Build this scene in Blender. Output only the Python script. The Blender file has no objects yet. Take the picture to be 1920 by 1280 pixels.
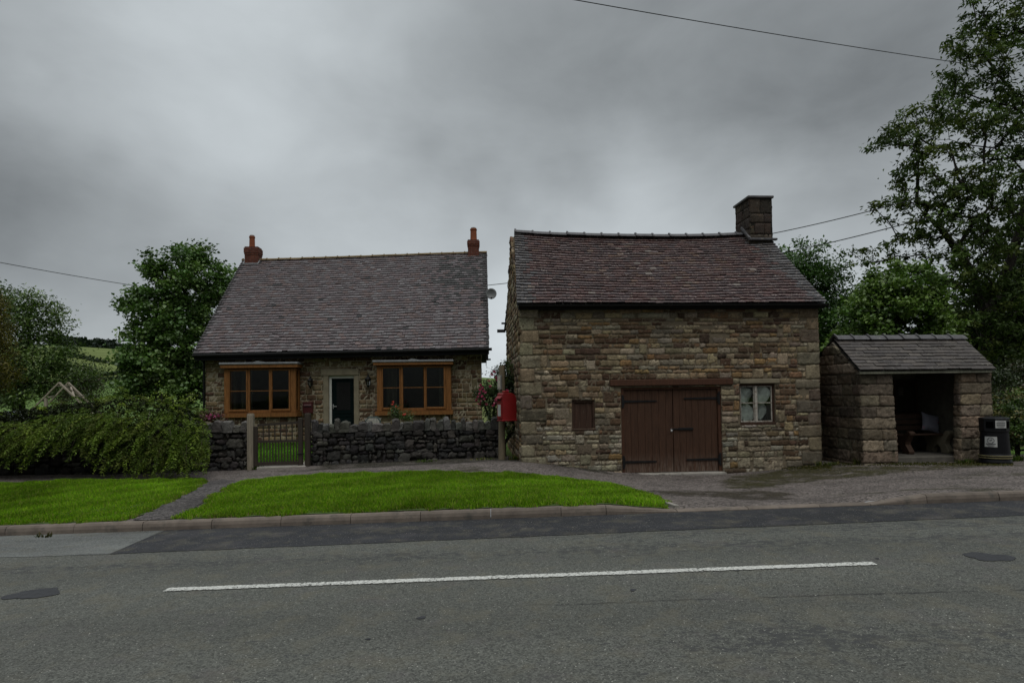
import bpy, math, random
import numpy as np
from mathutils import Vector
random.seed(7)
RNG = np.random.default_rng(7)
SC = bpy.context.scene
COL = SC.collection
R = math.radians

# ------------------------------------------------------------------ camera
F = 1100.0                       # focal length in photograph pixels
EYE = Vector((0, 0, 1.6))
PITCH, ROLL, SHIFT = R(1.5), 0.014, 71.0
fw = Vector((0, math.cos(PITCH), math.sin(PITCH)))
rt0 = Vector((1, 0, 0)); up0 = rt0.cross(fw)
rt = rt0 * math.cos(ROLL) - up0 * math.sin(ROLL)
up = up0 * math.cos(ROLL) + rt0 * math.sin(ROLL)
cam = bpy.data.cameras.new('camera'); cam_o = bpy.data.objects.new('camera', cam)
COL.objects.link(cam_o); SC.camera = cam_o
cam.sensor_width = 36; cam.lens = 36 * F / 1920; cam.shift_y = SHIFT / 1920
cam.clip_start = 0.1; cam.clip_end = 3000
from mathutils import Matrix
m3 = Matrix((rt, up, -fw)).transposed()
cam_o.matrix_world = Matrix.Translation(EYE) @ m3.to_4x4()

def ray(px, py):
    return fw + rt * ((px - 960) / F) + up * ((640 - py + SHIFT) / F)
def at(px, py, D):
    d = ray(px, py)
    return EYE + d * (D / d.y)

# ------------------------------------------------------------------ sky, sun, exposure
SC.view_settings.view_transform = 'Standard'; SC.view_settings.look = 'None'
SC.view_settings.exposure = 0.22; SC.view_settings.gamma = 1.0
SUN_EL, SUN_AZ = R(64), R(165)           # sun behind the camera and to its right, veiled by cloud
W = bpy.data.worlds.new('World'); SC.world = W; W.use_nodes = True
nt = W.node_tree; N = nt.nodes; L = nt.links
bg = N['Background']; bg.inputs[1].default_value = 0.1
sky = N.new('ShaderNodeTexSky'); sky.sky_type = 'NISHITA'; sky.sun_disc = False
sky.sun_elevation = SUN_EL; sky.sun_rotation = SUN_AZ
def wmath(op, a, b=None, clamp=False):
    n = N.new('ShaderNodeMath'); n.operation = op; n.use_clamp = clamp
    for i, v in enumerate((a, b)):
        if v is None: continue
        if isinstance(v, (int, float)): n.inputs[i].default_value = v
        else: L.new(v, n.inputs[i])
    return n.outputs[0]
def wvec(op, a, b, out=0):
    n = N.new('ShaderNodeVectorMath'); n.operation = op
    for i, v in enumerate((a, b)):
        if isinstance(v, (tuple, list)): n.inputs[i].default_value = v
        else: L.new(v, n.inputs[i])
    return n.outputs[out]
tc = N.new('ShaderNodeTexCoord'); sep = N.new('ShaderNodeSeparateXYZ'); L.new(tc.outputs['Generated'], sep.inputs[0])
zc = wmath('ADD', wmath('MAXIMUM', sep.outputs[2], 0.0), 0.28)
comb = N.new('ShaderNodeCombineXYZ')
L.new(wmath('DIVIDE', sep.outputs[0], zc), comb.inputs[0]); L.new(wmath('DIVIDE', sep.outputs[1], zc), comb.inputs[1])
def wnoise(vec, scale, detail, dist=0.0, rough=0.55, off=(0, 0, 0)):
    n = N.new('ShaderNodeTexNoise'); n.inputs['Scale'].default_value = scale
    n.inputs['Detail'].default_value = detail; n.inputs['Distortion'].default_value = dist
    n.inputs['Roughness'].default_value = rough
    L.new(wvec('ADD', vec, off), n.inputs['Vector'])
    return n
n1 = wnoise(comb.outputs[0], 0.55, 6, 0.35, 0.52, (3.1, 0.7, 0))
n2 = wnoise(wvec('MULTIPLY', tc.outputs['Generated'], (1, 1, 1.9)), 3.6, 9, 0.25, 0.56, (8.3, 2.2, 1))
warp = wnoise(tc.outputs['Generated'], 3.0, 4, 0, 0.5)
wc = wvec('SUBTRACT', warp.outputs['Color'], (0.5, 0.5, 0.5))
sc_ = N.new('ShaderNodeVectorMath'); sc_.operation = 'SCALE'; L.new(wc, sc_.inputs[0]); sc_.inputs['Scale'].default_value = 0.34
dirw = wvec('NORMALIZE', wvec('ADD', tc.outputs['Generated'], sc_.outputs[0]), (0, 0, 0))
# broad lighter and darker masses of the cloud sheet: direction, sharpness, amount
SPOTS = [(330, 190, 40, .18), (470, 90, 70, .07), (1000, 640, 40, .22), (700, 460, 40, .10), (40, 400, 40, -.11), (230, 430, 70, -.05),
         (1480, 30, 26, -.23), (1000, 150, 40, -.11), (0, 30, 18, -.12), (1900, 60, 24, -.06), (1450, 330, 22, .13), (880, 260, 90, -.05),
         (1180, 380, 40, .05), (150, 640, 60, .12), (100, 600, 60, .05), (620, 330, 40, -.03), (1750, 60, 40, -.02)]
lum = wmath('ADD', 0.325, wmath('MULTIPLY', wmath('SUBTRACT', n1.outputs[0], 0.5), 0.24))
lum = wmath('ADD', lum, wmath('MULTIPLY', wmath('SUBTRACT', n2.outputs[0], 0.5), 0.21))
for (px, py, k, a) in SPOTS:
    d = ray(px, py).normalized()
    dt = wvec('DOT_PRODUCT', dirw, tuple(d), 1)
    e = wmath('EXPONENT', wmath('MULTIPLY', wmath('SUBTRACT', dt, 1.0), float(k)))
    lum = wmath('ADD', lum, wmath('MULTIPLY', e, a))
# unseen sky overhead raised, to add light on the ground from above
ov = wmath('POWER', wmath('MAXIMUM', sep.outputs[2], 0.0), 3.0)
# added dimming of the unseen low sky behind the camera, deepens shade under eaves
rear_dim = wmath('MULTIPLY', wmath('MULTIPLY', sep.outputs[1], -1.6, True), wmath('SUBTRACT', 1.0, wmath('MULTIPLY', sep.outputs[2], 1.5, True), True), True)
lum = wmath('MULTIPLY', wmath('MAXIMUM', lum, 0.07), wmath('SUBTRACT', 1.0, wmath('MULTIPLY', rear_dim, 0.84)))
lum = wmath('ADD', lum, wmath('MULTIPLY', ov, 0.7))
cl = N.new('ShaderNodeCombineColor')
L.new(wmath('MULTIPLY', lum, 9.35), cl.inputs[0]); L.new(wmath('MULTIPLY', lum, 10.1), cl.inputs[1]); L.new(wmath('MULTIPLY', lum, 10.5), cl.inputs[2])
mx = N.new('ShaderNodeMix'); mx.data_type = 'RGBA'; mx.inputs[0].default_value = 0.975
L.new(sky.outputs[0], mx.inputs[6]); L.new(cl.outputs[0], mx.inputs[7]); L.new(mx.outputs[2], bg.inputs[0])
sun = bpy.data.lights.new('sun', 'SUN'); sun.energy = 1.0; sun.angle = R(40); sun.color = (1, .965, .91)
sun_o = bpy.data.objects.new('sun', sun); COL.objects.link(sun_o)
sd = Vector((math.sin(SUN_AZ) * math.cos(SUN_EL), math.cos(SUN_AZ) * math.cos(SUN_EL), math.sin(SUN_EL)))
sun_o.rotation_euler = sd.to_track_quat('Z', 'Y').to_euler(); sun_o.location = (0, -20, 30)

# ------------------------------------------------------------------ materials
class G:
    """small helper round a material's node tree"""
    def __init__(s, name):
        s.m = bpy.data.materials.new(name); s.m.use_nodes = True
        s.n = s.m.node_tree.nodes; s.l = s.m.node_tree.links
        s.b = s.n['Principled BSDF']; s.tc = s.n.new('ShaderNodeTexCoord')
    def put(s, v, inp):
        if v is None: return
        if isinstance(v, (int, float)): inp.default_value = v
        elif isinstance(v, (tuple, list)): inp.default_value = tuple(v) + ((1,) if len(inp.default_value) == 4 and len(v) == 3 else ())
        else: s.l.new(v, inp)
    def noise(s, scale, detail=3, rough=.55, dist=0, stretch=None, vec='Object'):
        n = s.n.new('ShaderNodeTexNoise'); n.inputs['Scale'].default_value = scale
        n.inputs['Detail'].default_value = detail; n.inputs['Roughness'].default_value = rough; n.inputs['Distortion'].default_value = dist
        v = s.tc.outputs[vec]
        if stretch:
            mp = s.n.new('ShaderNodeMapping'); mp.inputs['Scale'].default_value = stretch; s.l.new(v, mp.inputs[0]); v = mp.outputs[0]
        s.l.new(v, n.inputs['Vector']); return n.outputs[0]
    def voro(s, scale, feature='F1', out='Color', stretch=None, rand=1):
        n = s.n.new('ShaderNodeTexVoronoi'); n.feature = feature; n.inputs['Scale'].default_value = scale; n.inputs['Randomness'].default_value = rand
        v = s.tc.outputs['Object']
        if stretch:
            mp = s.n.new('ShaderNodeMapping'); mp.inputs['Scale'].default_value = stretch; s.l.new(v, mp.inputs[0]); v = mp.outputs[0]
        s.l.new(v, n.inputs['Vector']); return n.outputs[out]
    def ramp(s, v, lo, hi, a=0., b=1.):
        n = s.n.new('ShaderNodeMapRange'); s.l.new(v, n.inputs[0])
        for i, x in enumerate((lo, hi, a, b)): n.inputs[1 + i].default_value = x
        return n.outputs[0]
    def math(s, op, a, b=0.):
        n = s.n.new('ShaderNodeMath'); n.operation = op; s.put(a, n.inputs[0]); s.put(b, n.inputs[1]); return n.outputs[0]
    def mix(s, fac, a, b, mode='MIX'):
        n = s.n.new('ShaderNodeMix'); n.data_type = 'RGBA'; n.blend_type = mode
        s.put(fac, n.inputs[0]); s.put(a, n.inputs[6]); s.put(b, n.inputs[7]); return n.outputs[2]
    def grey(s, v):
        n = s.n.new('ShaderNodeCombineColor'); [s.l.new(v, n.inputs[i]) for i in range(3)]; return n.outputs[0]
    def attr(s, name='col'):
        n = s.n.new('ShaderNodeAttribute'); n.attribute_name = name; return n.outputs['Color']
    def bump(s, h, strength=.5, dist=.01, prev=None):
        n = s.n.new('ShaderNodeBump'); n.inputs['Strength'].default_value = strength; n.inputs['Distance'].default_value = dist
        s.l.new(h, n.inputs['Height'])
        if prev is not None: s.l.new(prev, n.inputs['Normal'])
        return n.outputs[0]
    def done(s, col=None, rough=.8, bump=None, spec=.3, metal=0):
        s.put(col, s.b.inputs['Base Color']); s.put(rough, s.b.inputs['Roughness'])
        s.b.inputs['Specular IOR Level'].default_value = spec; s.b.inputs['Metallic'].default_value = metal
        if bump is not None: s.l.new(bump, s.b.inputs['Normal'])
        return s.m

def mat(name, col=None, rough=.7, var=.25, scale=8, detail=4, bscale=60, bstr=.25, bdist=.005, spec=.3, metal=0, stretch=None, stain=None, sthr=(.6, .7), sscale=3):
    g = G(name)
    base = g.attr() if col is None else col
    f = g.ramp(g.noise(scale, detail, .6, 0, stretch), .25, .75, 1 - var, 1 + var)
    c = g.mix(1.0, base, g.grey(f), 'MULTIPLY')
    if stain: c = g.mix(g.ramp(g.noise(sscale, 6, .65), *sthr), c, stain)
    b = g.bump(g.noise(bscale, 5, .6, 0, stretch), bstr, bdist)
    return g.done(c, rough, b, spec, metal)

def leafmat(name, trans=.22, rough=.5, spec=.2):
    g = G(name); c = g.attr()
    g.put(c, g.b.inputs['Base Color']); g.b.inputs['Roughness'].default_value = rough; g.b.inputs['Specular IOR Level'].default_value = spec
    t = g.n.new('ShaderNodeBsdfTranslucent'); g.l.new(g.mix(1.0, c, (1.2, 1.5, .6), 'MULTIPLY'), t.inputs[0])
    mxs = g.n.new('ShaderNodeMixShader'); mxs.inputs[0].default_value = trans
    g.l.new(g.b.outputs[0], mxs.inputs[1]); g.l.new(t.outputs[0], mxs.inputs[2])
    g.l.new(mxs.outputs[0], g.n['Material Output'].inputs[0]); return g.m

M = {}
def stone_mat(name, lich=(.34, .33, .27), lthr=(.62, .74), moss=None, mthr=(.66, .76), bstr=.6, white=True, rust=None):
    g = G(name); c = g.attr()
    f = g.ramp(g.noise(4, 7, .7, .5), .25, .75, .5, 1.5); c = g.mix(1.0, c, g.grey(f), 'MULTIPLY')
    f = g.ramp(g.noise(26, 6, .75, .3, (1, 1, 1.8)), .3, .7, .5, 1.45); c = g.mix(1.0, c, g.grey(f), 'MULTIPLY')
    c = g.mix(g.ramp(g.noise(9, 6, .7, .5), lthr[0], lthr[1], 0, .75), c, lich)
    if rust: c = g.mix(g.ramp(g.noise(4.2, 6, .7, .8, (1, 1, 1.6)), .57, .66, 0, .8), c, rust)
    if moss: c = g.mix(g.ramp(g.noise(2.2, 6, .7, .6), mthr[0], mthr[1], 0, .8), c, moss)
    if white: c = g.mix(g.ramp(g.noise(16, 5, .7, .3), .70, .74, 0, .85), c, (.55, .53, .47))
    b = g.bump(g.noise(17, 8, .72, .6, (1, 1, 1.7)), bstr, .035); b = g.bump(g.noise(110, 4, .65), .5, .006, b)
    return g.done(c, .93, b, .15)
M['barn_stone'] = stone_mat('barn_stone', lich=(.27, .25, .20), bstr=.8, rust=(.07, .042, .026))
M['cottage_stone'] = stone_mat('cottage_stone', lthr=(.7, .8), bstr=.35, white=False)
M['dry_stone'] = stone_mat('dry_stone', lich=(.13, .13, .115), lthr=(.6, .72), bstr=.8)
M['shelter_stone'] = stone_mat('shelter_stone', lich=(.26, .235, .18), lthr=(.58, .72), moss=(.05, .055, .03), mthr=(.6, .72), bstr=.9)
def mortar(name, col, moss=None):
    g = G(name); c = g.mix(1.0, col, g.grey(g.ramp(g.noise(7, 6, .65), .25, .75, .65, 1.3)), 'MULTIPLY')
    if moss: c = g.mix(g.ramp(g.noise(1.3, 5, .6), .58, .68, 0, .9), c, moss)
    return g.done(c, .95, g.bump(g.noise(90, 5, .6), .5, .01), .1)
M['barn_mortar'] = mortar('barn_mortar', (.15, .122, .085))
M['cottage_mortar'] = mortar('cottage_mortar', (.30, .26, .19))
M['wall_earth'] = mortar('wall_earth', (.02, .018, .015))
M['shelter_mortar'] = mortar('shelter_mortar', (.16, .14, .11))
M['render_wall'] = mortar('render_wall', (.12, .112, .088))
def tile_mat(name, spot, sthr, rough=.6):
    g = G(name); c = g.attr()
    c = g.mix(1.0, c, g.grey(g.ramp(g.noise(14, 5, .7), .25, .75, .65, 1.35)), 'MULTIPLY')
    c = g.mix(g.ramp(g.noise(1.6, 5, .65), .55, .75, 0, .35), c, (.05, .048, .046))
    c = g.mix(g.ramp(g.noise(19, 5, .7, .4), sthr[0], sthr[1], 0, .85), c, spot)
    return g.done(c, rough, g.bump(g.noise(60, 5, .65), .45, .006), .3)
M['barn_tile'] = tile_mat('barn_tile', (.34, .29, .245), (.595, .625))
M['cottage_tile'] = tile_mat('cottage_tile', (.24, .23, .23), (.62, .68))
M['shelter_tile'] = tile_mat('shelter_tile', (.26, .245, .2), (.60, .68), .7)
M['ridge_ochre'] = mat('ridge_ochre', (.13, .09, .038), .85, .4, 6, bscale=40, bstr=.4, stain=(.10, .09, .06))
M['ridge_slate'] = mat('ridge_slate', (.085, .082, .085), .65, .35, 8, bscale=40, bstr=.4, stain=(.2, .19, .17), sthr=(.62, .7), sscale=9)
M['stone_dressed'] = mat('stone_dressed', (.20, .172, .118), .9, .25, 4, bscale=70, bstr=.3, stain=(.15, .13, .09))
M['brick_red'] = None
def brick_mat():
    g = G('brick_red'); br = g.n.new('ShaderNodeTexBrick')
    mp = g.n.new('ShaderNodeMapping'); mp.inputs['Rotation'].default_value = (R(90), 0, 0)
    # courses run level on every face: use height and the sum of x and y along the wall
    sp = g.n.new('ShaderNodeSeparateXYZ'); g.l.new(g.tc.outputs['Object'], sp.inputs[0])
    cb = g.n.new('ShaderNodeCombineXYZ'); g.l.new(g.math('ADD', sp.outputs[0], sp.outputs[1]), cb.inputs[0]); g.l.new(sp.outputs[2], cb.inputs[1])
    g.l.new(cb.outputs[0], br.inputs['Vector']); br.inputs['Scale'].default_value = 1; br.inputs['Brick Width'].default_value = .22
    br.inputs['Row Height'].default_value = .075; br.inputs['Mortar Size'].default_value = .006
    br.inputs['Color1'].default_value = (.13, .042, .026, 1); br.inputs['Color2'].default_value = (.095, .03, .021, 1); br.inputs['Mortar'].default_value = (.11, .085, .07, 1)
    c = g.mix(1.0, br.outputs[0], g.grey(g.ramp(g.noise(9, 5, .6), .25, .75, .6, 1.3)), 'MULTIPLY')
    return g.done(c, .9, g.bump(br.outputs['Fac'], -.4, .006), .15)
M['brick_red'] = brick_mat()
M['terracotta'] = mat('terracotta', (.21, .062, .026), .8, .25, 10)
M['lead'] = mat('lead', (.17, .175, .18), .5, .3, 7, spec=.4)
M['oak'] = mat('oak', (.175, .076, .024), .6, .5, 5, stretch=(9, 9, .7), bscale=30, bstr=.25, spec=.15)
M['black_paint'] = mat('black_paint', (.008, .008, .008), .6, .3, 9, spec=.15)
M['black_iron'] = mat('black_iron', (.010, .0095, .0095), .6, .4, 14, bscale=50, bstr=.3, spec=.2)
M['door_green'] = mat('door_green', (.003, .008, .008), .7, .2, 5, spec=.05, bstr=.05)
M['white_paint'] = mat('white_paint', (.55, .55, .51), .5, .12, 9, bstr=.1)
M['old_white'] = mat('old_white', (.36, .335, .29), .7, .4, 18, stain=(.16, .12, .09), sthr=(.52, .62), sscale=14)
M['brass'] = mat('brass', (.5, .45, .35), .35, .2, 10, metal=.8)
M['steel'] = mat('steel', (.55, .55, .55), .4, .2, 10, metal=.8)
def brownwood(name, col, fade, fthr, zfade=None):
    g = G(name)
    c = g.mix(1.0, col, g.grey(g.ramp(g.noise(4, 6, .65, .6, (9, 9, .55)), .25, .75, .55, 1.5)), 'MULTIPLY')
    c = g.mix(1.0, c, g.grey(g.ramp(g.noise(20, 5, .7, 0, (12, 12, .35)), .3, .7, .7, 1.3)), 'MULTIPLY')
    f = g.ramp(g.noise(7, 6, .75, 0, (7, 7, .5)), fthr[0], fthr[1], 0, .7)
    if zfade:   # weathering low down where rain splashes the boards
        sp = g.n.new('ShaderNodeSeparateXYZ'); g.l.new(g.tc.outputs['Object'], sp.inputs[0])
        f2 = g.math('MULTIPLY', g.ramp(sp.outputs[2], zfade[1], zfade[0]), g.ramp(g.noise(6, 6, .75, 0, (8, 8, .7)), .42, .6, 0, .75))
        f = g.math('MAXIMUM', f, f2)
    c = g.mix(f, c, fade)
    return g.done(c, .75, g.bump(g.noise(14, 6, .7, 0, (14, 14, .5)), .45, .006), .25)
M['door_brown'] = brownwood('door_brown', (.052, .0245, .0135), (.19, .145, .115), (.64, .74), (-.32, .22))
M['frame_brown'] = brownwood('frame_brown', (.062, .026, .014), (.15, .11, .085), (.68, .78))
M['shutter_brown'] = brownwood('shutter_brown', (.042, .021, .013), (.15, .11, .085), (.56, .68))
M['grey_wood'] = brownwood('grey_wood', (.21, .18, .135), (.34, .32, .27), (.6, .7))
M['dark_wood'] = brownwood('dark_wood', (.035, .027, .020), (.16, .14, .115), (.62, .72))
M['post_wood'] = brownwood('post_wood', (.15, .12, .078), (.22, .20, .15), (.6, .7))
M['pale_wood'] = brownwood('pale_wood', (.28, .24, .19), (.5, .46, .4), (.6, .7))
M['bench_wood'] = brownwood('bench_wood', (.05, .028, .018), (.09, .06, .045), (.62, .72))
M['beam_grey'] = brownwood('beam_grey', (.20, .20, .15), (.27, .27, .22), (.6, .7))
M['red_paint'] = mat('red_paint', (.18, .005, .006), .42, .22, 6, bscale=50, bstr=.08, spec=.45, stain=(.16, .005, .005), sthr=(.58, .75))
M['mailbox_red'] = mat('mailbox_red', (.05, .007, .007), .45, .2, 7, spec=.4)
M['paper'] = mat('paper', (.40, .40, .38), .7, .1, 12)
M['sheeting'] = mat('sheeting', (.80, .82, .78), .7, .35, 6, bscale=9, bstr=.9, bdist=.05)
M['grey_box'] = mat('grey_box', (.24, .24, .225), .6, .2, 8)
M['bin_black'] = mat('bin_black', (.007, .007, .008), .42, .25, 8, spec=.2, bstr=.1)
M['gold_band'] = mat('gold_band', (.22, .19, .09), .45, .3, 10, spec=.5)
M['ink'] = mat('ink', (.03, .03, .035), .7, .1, 12)
M['cushion'] = mat('cushion', (.17, .17, .20), .9, .1, 12, stain=(.30, .09, .12), sthr=(.60, .66), sscale=9)
M['blue_tarp'] = mat('blue_tarp', (.15, .17, .20), .5, .3, 4)
M['dish_grey'] = mat('dish_grey', (.17, .175, .175), .5, .2, 8)
M['cable'] = mat('cable', (.016, .016, .017), .6, .1, 8)
M['concrete'] = mat('concrete', (.27, .25, .22), .9, .3, 5, bscale=70, bstr=.5, stain=(.14, .13, .11))
M['chair_green'] = mat('chair_green', (.045, .075, .07), .5, .1, 8)
M['bark'] = mat('bark', (.018, .015, .011), .95, .45, 7, bscale=18, bstr=.8, bdist=.03, stretch=(2, 2, .6))
M['twig'] = mat('twig', (.05, .04, .028), .9, .3, 7)
M['leaf'] = leafmat('leaf', .15, .42, .35); M['leaf_matte'] = leafmat('leaf_matte', .2, .6, .1); M['leaf_dark'] = leafmat('leaf_dark', .12, .6, .12); M['grass'] = leafmat('grass', .3, .6, .05); M['petal'] = leafmat('petal', .15, .6, .2)
g = G('window_glass')   # clear glass: mirror-like at a slant, see-through square on
tr = g.n.new('ShaderNodeBsdfTransparent'); tr.inputs[0].default_value = (.92, .94, .92, 1)
gl = g.n.new('ShaderNodeBsdfGlossy'); gl.inputs['Roughness'].default_value = .02
fr = g.n.new('ShaderNodeFresnel'); fr.inputs[0].default_value = 1.5
ms = g.n.new('ShaderNodeMixShader'); g.l.new(g.math('MULTIPLY', fr.outputs[0], .9), ms.inputs[0]); g.l.new(tr.outputs[0], ms.inputs[1]); g.l.new(gl.outputs[0], ms.inputs[2])
g.l.new(ms.outputs[0], g.n['Material Output'].inputs[0]); M['glass'] = g.m
M['room'] = mat('room', (.12, .11, .07), .9, .2, 3)
M['curtain'] = mat('curtain', (.24, .23, .17), .9, .3, 5, stretch=(14, 14, .3))

# ------------------------------------------------------------------ mesh helpers
class MB:
    def __init__(s): s.v = []; s.f = []; s.c = []
    def add(s, vs, fs, col=None):
        o = len(s.v); s.v.extend([tuple(p) for p in vs]); s.f.extend([tuple(i + o for i in f) for f in fs])
        if col is not None: s.c.extend([tuple(col)[:3]] * len(vs))
        return s
    def box(s, x0, x1, y0, y1, z0, z1, col=None, bev=0.0):
        if bev <= 0:
            vs = [(x, y, z) for x in (x0, x1) for y in (y0, y1) for z in (z0, z1)]
            return s.add(vs, [(0, 1, 3, 2), (4, 6, 7, 5), (0, 4, 5, 1), (2, 3, 7, 6), (0, 2, 6, 4), (1, 5, 7, 3)], col)
        b = min(bev, (x1 - x0) * .4, (y1 - y0) * .4, (z1 - z0) * .4)
        ex = (x0, x1); ey = (y0, y1); ez = (z0, z1); vs = []; idx = {}
        for i in (0, 1):
            for j in (0, 1):
                for k in (0, 1):
                    sx = b if i == 0 else -b; sy = b if j == 0 else -b; sz = b if k == 0 else -b
                    for ax in range(3):
                        p = [ex[i] + sx, ey[j] + sy, ez[k] + sz]; p[ax] = (ex[i], ey[j], ez[k])[ax]
                        idx[(i, j, k, ax)] = len(vs); vs.append(p)
        fs = []
        for ax in range(3):
            o1, o2 = [a for a in range(3) if a != ax]
            for e in (0, 1):
                def key(a, bb):
                    t = [0, 0, 0]; t[ax] = e; t[o1] = a; t[o2] = bb; return idx[(*t, ax)]
                q = [key(0, 0), key(1, 0), key(1, 1), key(0, 1)]
                if (e == 0) != (ax == 1): q.reverse()
                fs.append(q)
        for ax in range(3):   # edges along ax
            o1, o2 = [a for a in range(3) if a != ax]
            for a in (0, 1):
                for bb in (0, 1):
                    def key(e, m):
                        t = [0, 0, 0]; t[ax] = e; t[o1] = a; t[o2] = bb; return idx[(*t, m)]
                    q = [key(0, o1), key(1, o1), key(1, o2), key(0, o2)]
                    if (a == bb) != (ax == 1): q.reverse()
                    fs.append(q)
        for i in (0, 1):
            for j in (0, 1):
                for k in (0, 1):
                    q = [idx[(i, j, k, a)] for a in range(3)]
                    if (i + j + k) % 2 == 0: q.reverse()
                    fs.append(q)
        return s.add(vs, fs, col)
    def bar(s, a, b, w, h=None, col=None, up=(0, 0, 1)):
        a = Vector(a); b = Vector(b); d = (b - a).normalized(); u = Vector(up)
        if abs(d.dot(u)) > .98: u = Vector((0, 1, 0))
        sd_ = d.cross(u).normalized(); u = sd_.cross(d); h = h or w
        vs = []
        for p in (a, b):
            for i, j in ((-1, -1), (1, -1), (1, 1), (-1, 1)): vs.append(p + sd_ * (i * w / 2) + u * (j * h / 2))
        return s.add(vs, [(0, 1, 5, 4), (1, 2, 6, 5), (2, 3, 7, 6), (3, 0, 4, 7), (3, 2, 1, 0), (4, 5, 6, 7)], col)
    def tube(s, pts, rad, n=8, col=None, cap=True):
        pts = [Vector(p) for p in pts]; rad = rad if isinstance(rad, (list, tuple)) else [rad] * len(pts)
        vs = []; fs = []; ref = Vector((0.13, .31, 1)).normalized()
        for i, p in enumerate(pts):
            d = (pts[min(i + 1, len(pts) - 1)] - pts[max(i - 1, 0)]).normalized()
            a = d.cross(ref)
            if a.length < 1e-3: a = d.cross(Vector((1, 0, 0)))
            a.normalize(); b = d.cross(a)
            for k in range(n):
                t = 2 * math.pi * k / n; vs.append(p + (a * math.cos(t) + b * math.sin(t)) * rad[i])
        for i in range(len(pts) - 1):
            for k in range(n):
                k2 = (k + 1) % n; fs.append((i * n + k, (i + 1) * n + k, (i + 1) * n + k2, i * n + k2))
        if cap: fs.append(tuple(range(n))); fs.append(tuple(range(len(vs) - 1, len(vs) - n - 1, -1)))
        return s.add(vs, fs, col)
    def lathe(s, prof, cx=0, cy=0, n=24, col=None, rot=0):
        vs = []; fs = []
        for (r, z) in prof:
            for k in range(n):
                t = 2 * math.pi * (k + rot) / n; vs.append((cx + r * math.cos(t), cy + r * math.sin(t), z))
        for i in range(len(prof) - 1):
            for k in range(n):
                k2 = (k + 1) % n; fs.append((i * n + k, i * n + k2, (i + 1) * n + k2, (i + 1) * n + k))
        fs.append(tuple(range(n - 1, -1, -1))); fs.append(tuple(range((len(prof) - 1) * n, len(prof) * n)))
        return s.add(vs, fs, col)
    def prism(s, poly, axis, t0, t1, col=None):
        """polygon in the two other axes, extruded along axis"""
        vs = []
        for t in (t0, t1):
            for (a, b) in poly: vs.append({'x': (t, a, b), 'y': (a, t, b), 'z': (a, b, t)}[axis])
        n = len(poly); fs = [tuple(range(n)), tuple(range(2 * n - 1, n - 1, -1))]
        fs += [(i, n + i, n + (i + 1) % n, (i + 1) % n) for i in range(n)]
        return s.add(vs, fs, col)
    def build(s, name, m, parent=None, loc=None, smooth=False, fix=True):
        return link_mesh(name, np.array(s.v, float), s.f, m, parent, loc, s.c if s.c else None, smooth, fix)

def link_mesh(name, v, f, m, parent=None, loc=None, c=None, smooth=False, fix=False):
    me = bpy.data.meshes.new(name)
    if isinstance(f, np.ndarray):
        nf, k = f.shape
        me.vertices.add(len(v)); me.vertices.foreach_set('co', np.ascontiguousarray(v, dtype=np.float32).ravel())
        me.loops.add(nf * k); me.loops.foreach_set('vertex_index', f.astype(np.int32).ravel())
        me.polygons.add(nf); me.polygons.foreach_set('loop_start', np.arange(0, nf * k, k, dtype=np.int32))
        me.update(calc_edges=True)
    else:
        me.from_pydata([tuple(p) for p in v], [], f)
    if c is not None:
        a = me.color_attributes.new('col', 'FLOAT_COLOR', 'POINT')
        cc = np.ones((len(v), 4), np.float32); cc[:, :3] = np.asarray(c, np.float32)
        a.data.foreach_set('color', cc.ravel())
    if fix:
        import bmesh
        bm = bmesh.new(); bm.from_mesh(me); bmesh.ops.recalc_face_normals(bm, faces=bm.faces); bm.to_mesh(me); bm.free()
    if smooth: me.polygons.foreach_set('use_smooth', np.ones(len(me.polygons), bool))
    me.materials.append(M[m] if isinstance(m, str) else m)
    o = bpy.data.objects.new(name, me); COL.objects.link(o)
    if parent is not None: o.parent = parent
    if loc is not None: o.location = loc
    return o
def tag(o, label, cat, group=None):
    o['label'] = label; o['category'] = cat
    if group: o['group'] = group
    return o
def thing(name, label, cat, loc, rotz=0, group=None):
    o = bpy.data.objects.new(name, None); COL.objects.link(o); o.location = loc; o.rotation_euler = (0, 0, rotz); o.empty_display_size = .2
    return tag(o, label, cat, group)
def kind(o, k): o['kind'] = k; return o

class Frame:
    """local frame: x along a facade, y into the building, z up; L() turns a photo pixel into facade coordinates"""
    def __init__(s, px, py, D, ang, z=0.0):
        p = at(px, py, D); s.a = ang; s.o = Vector((p.x, p.y, z))
        s.X = Vector((math.cos(ang), math.sin(ang), 0)); s.Y = Vector((-math.sin(ang), math.cos(ang), 0))
    def L(s, px, py, yo=0.0):
        d = ray(px, py); o = s.o + s.Y * yo
        t = (o - EYE).dot(s.Y) / d.dot(s.Y); p = EYE + d * t - s.o
        return p.dot(s.X), p.z
    def W(s, x, y, z): return s.o + s.X * x + s.Y * y + Vector((0, 0, z))
    def rect(s, x0, y0, x1, y1, yo=0.0):
        a = s.L(x0, y1, yo); b = s.L(x1, y0, yo); return (a[0], b[0], a[1], b[1])

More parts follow.
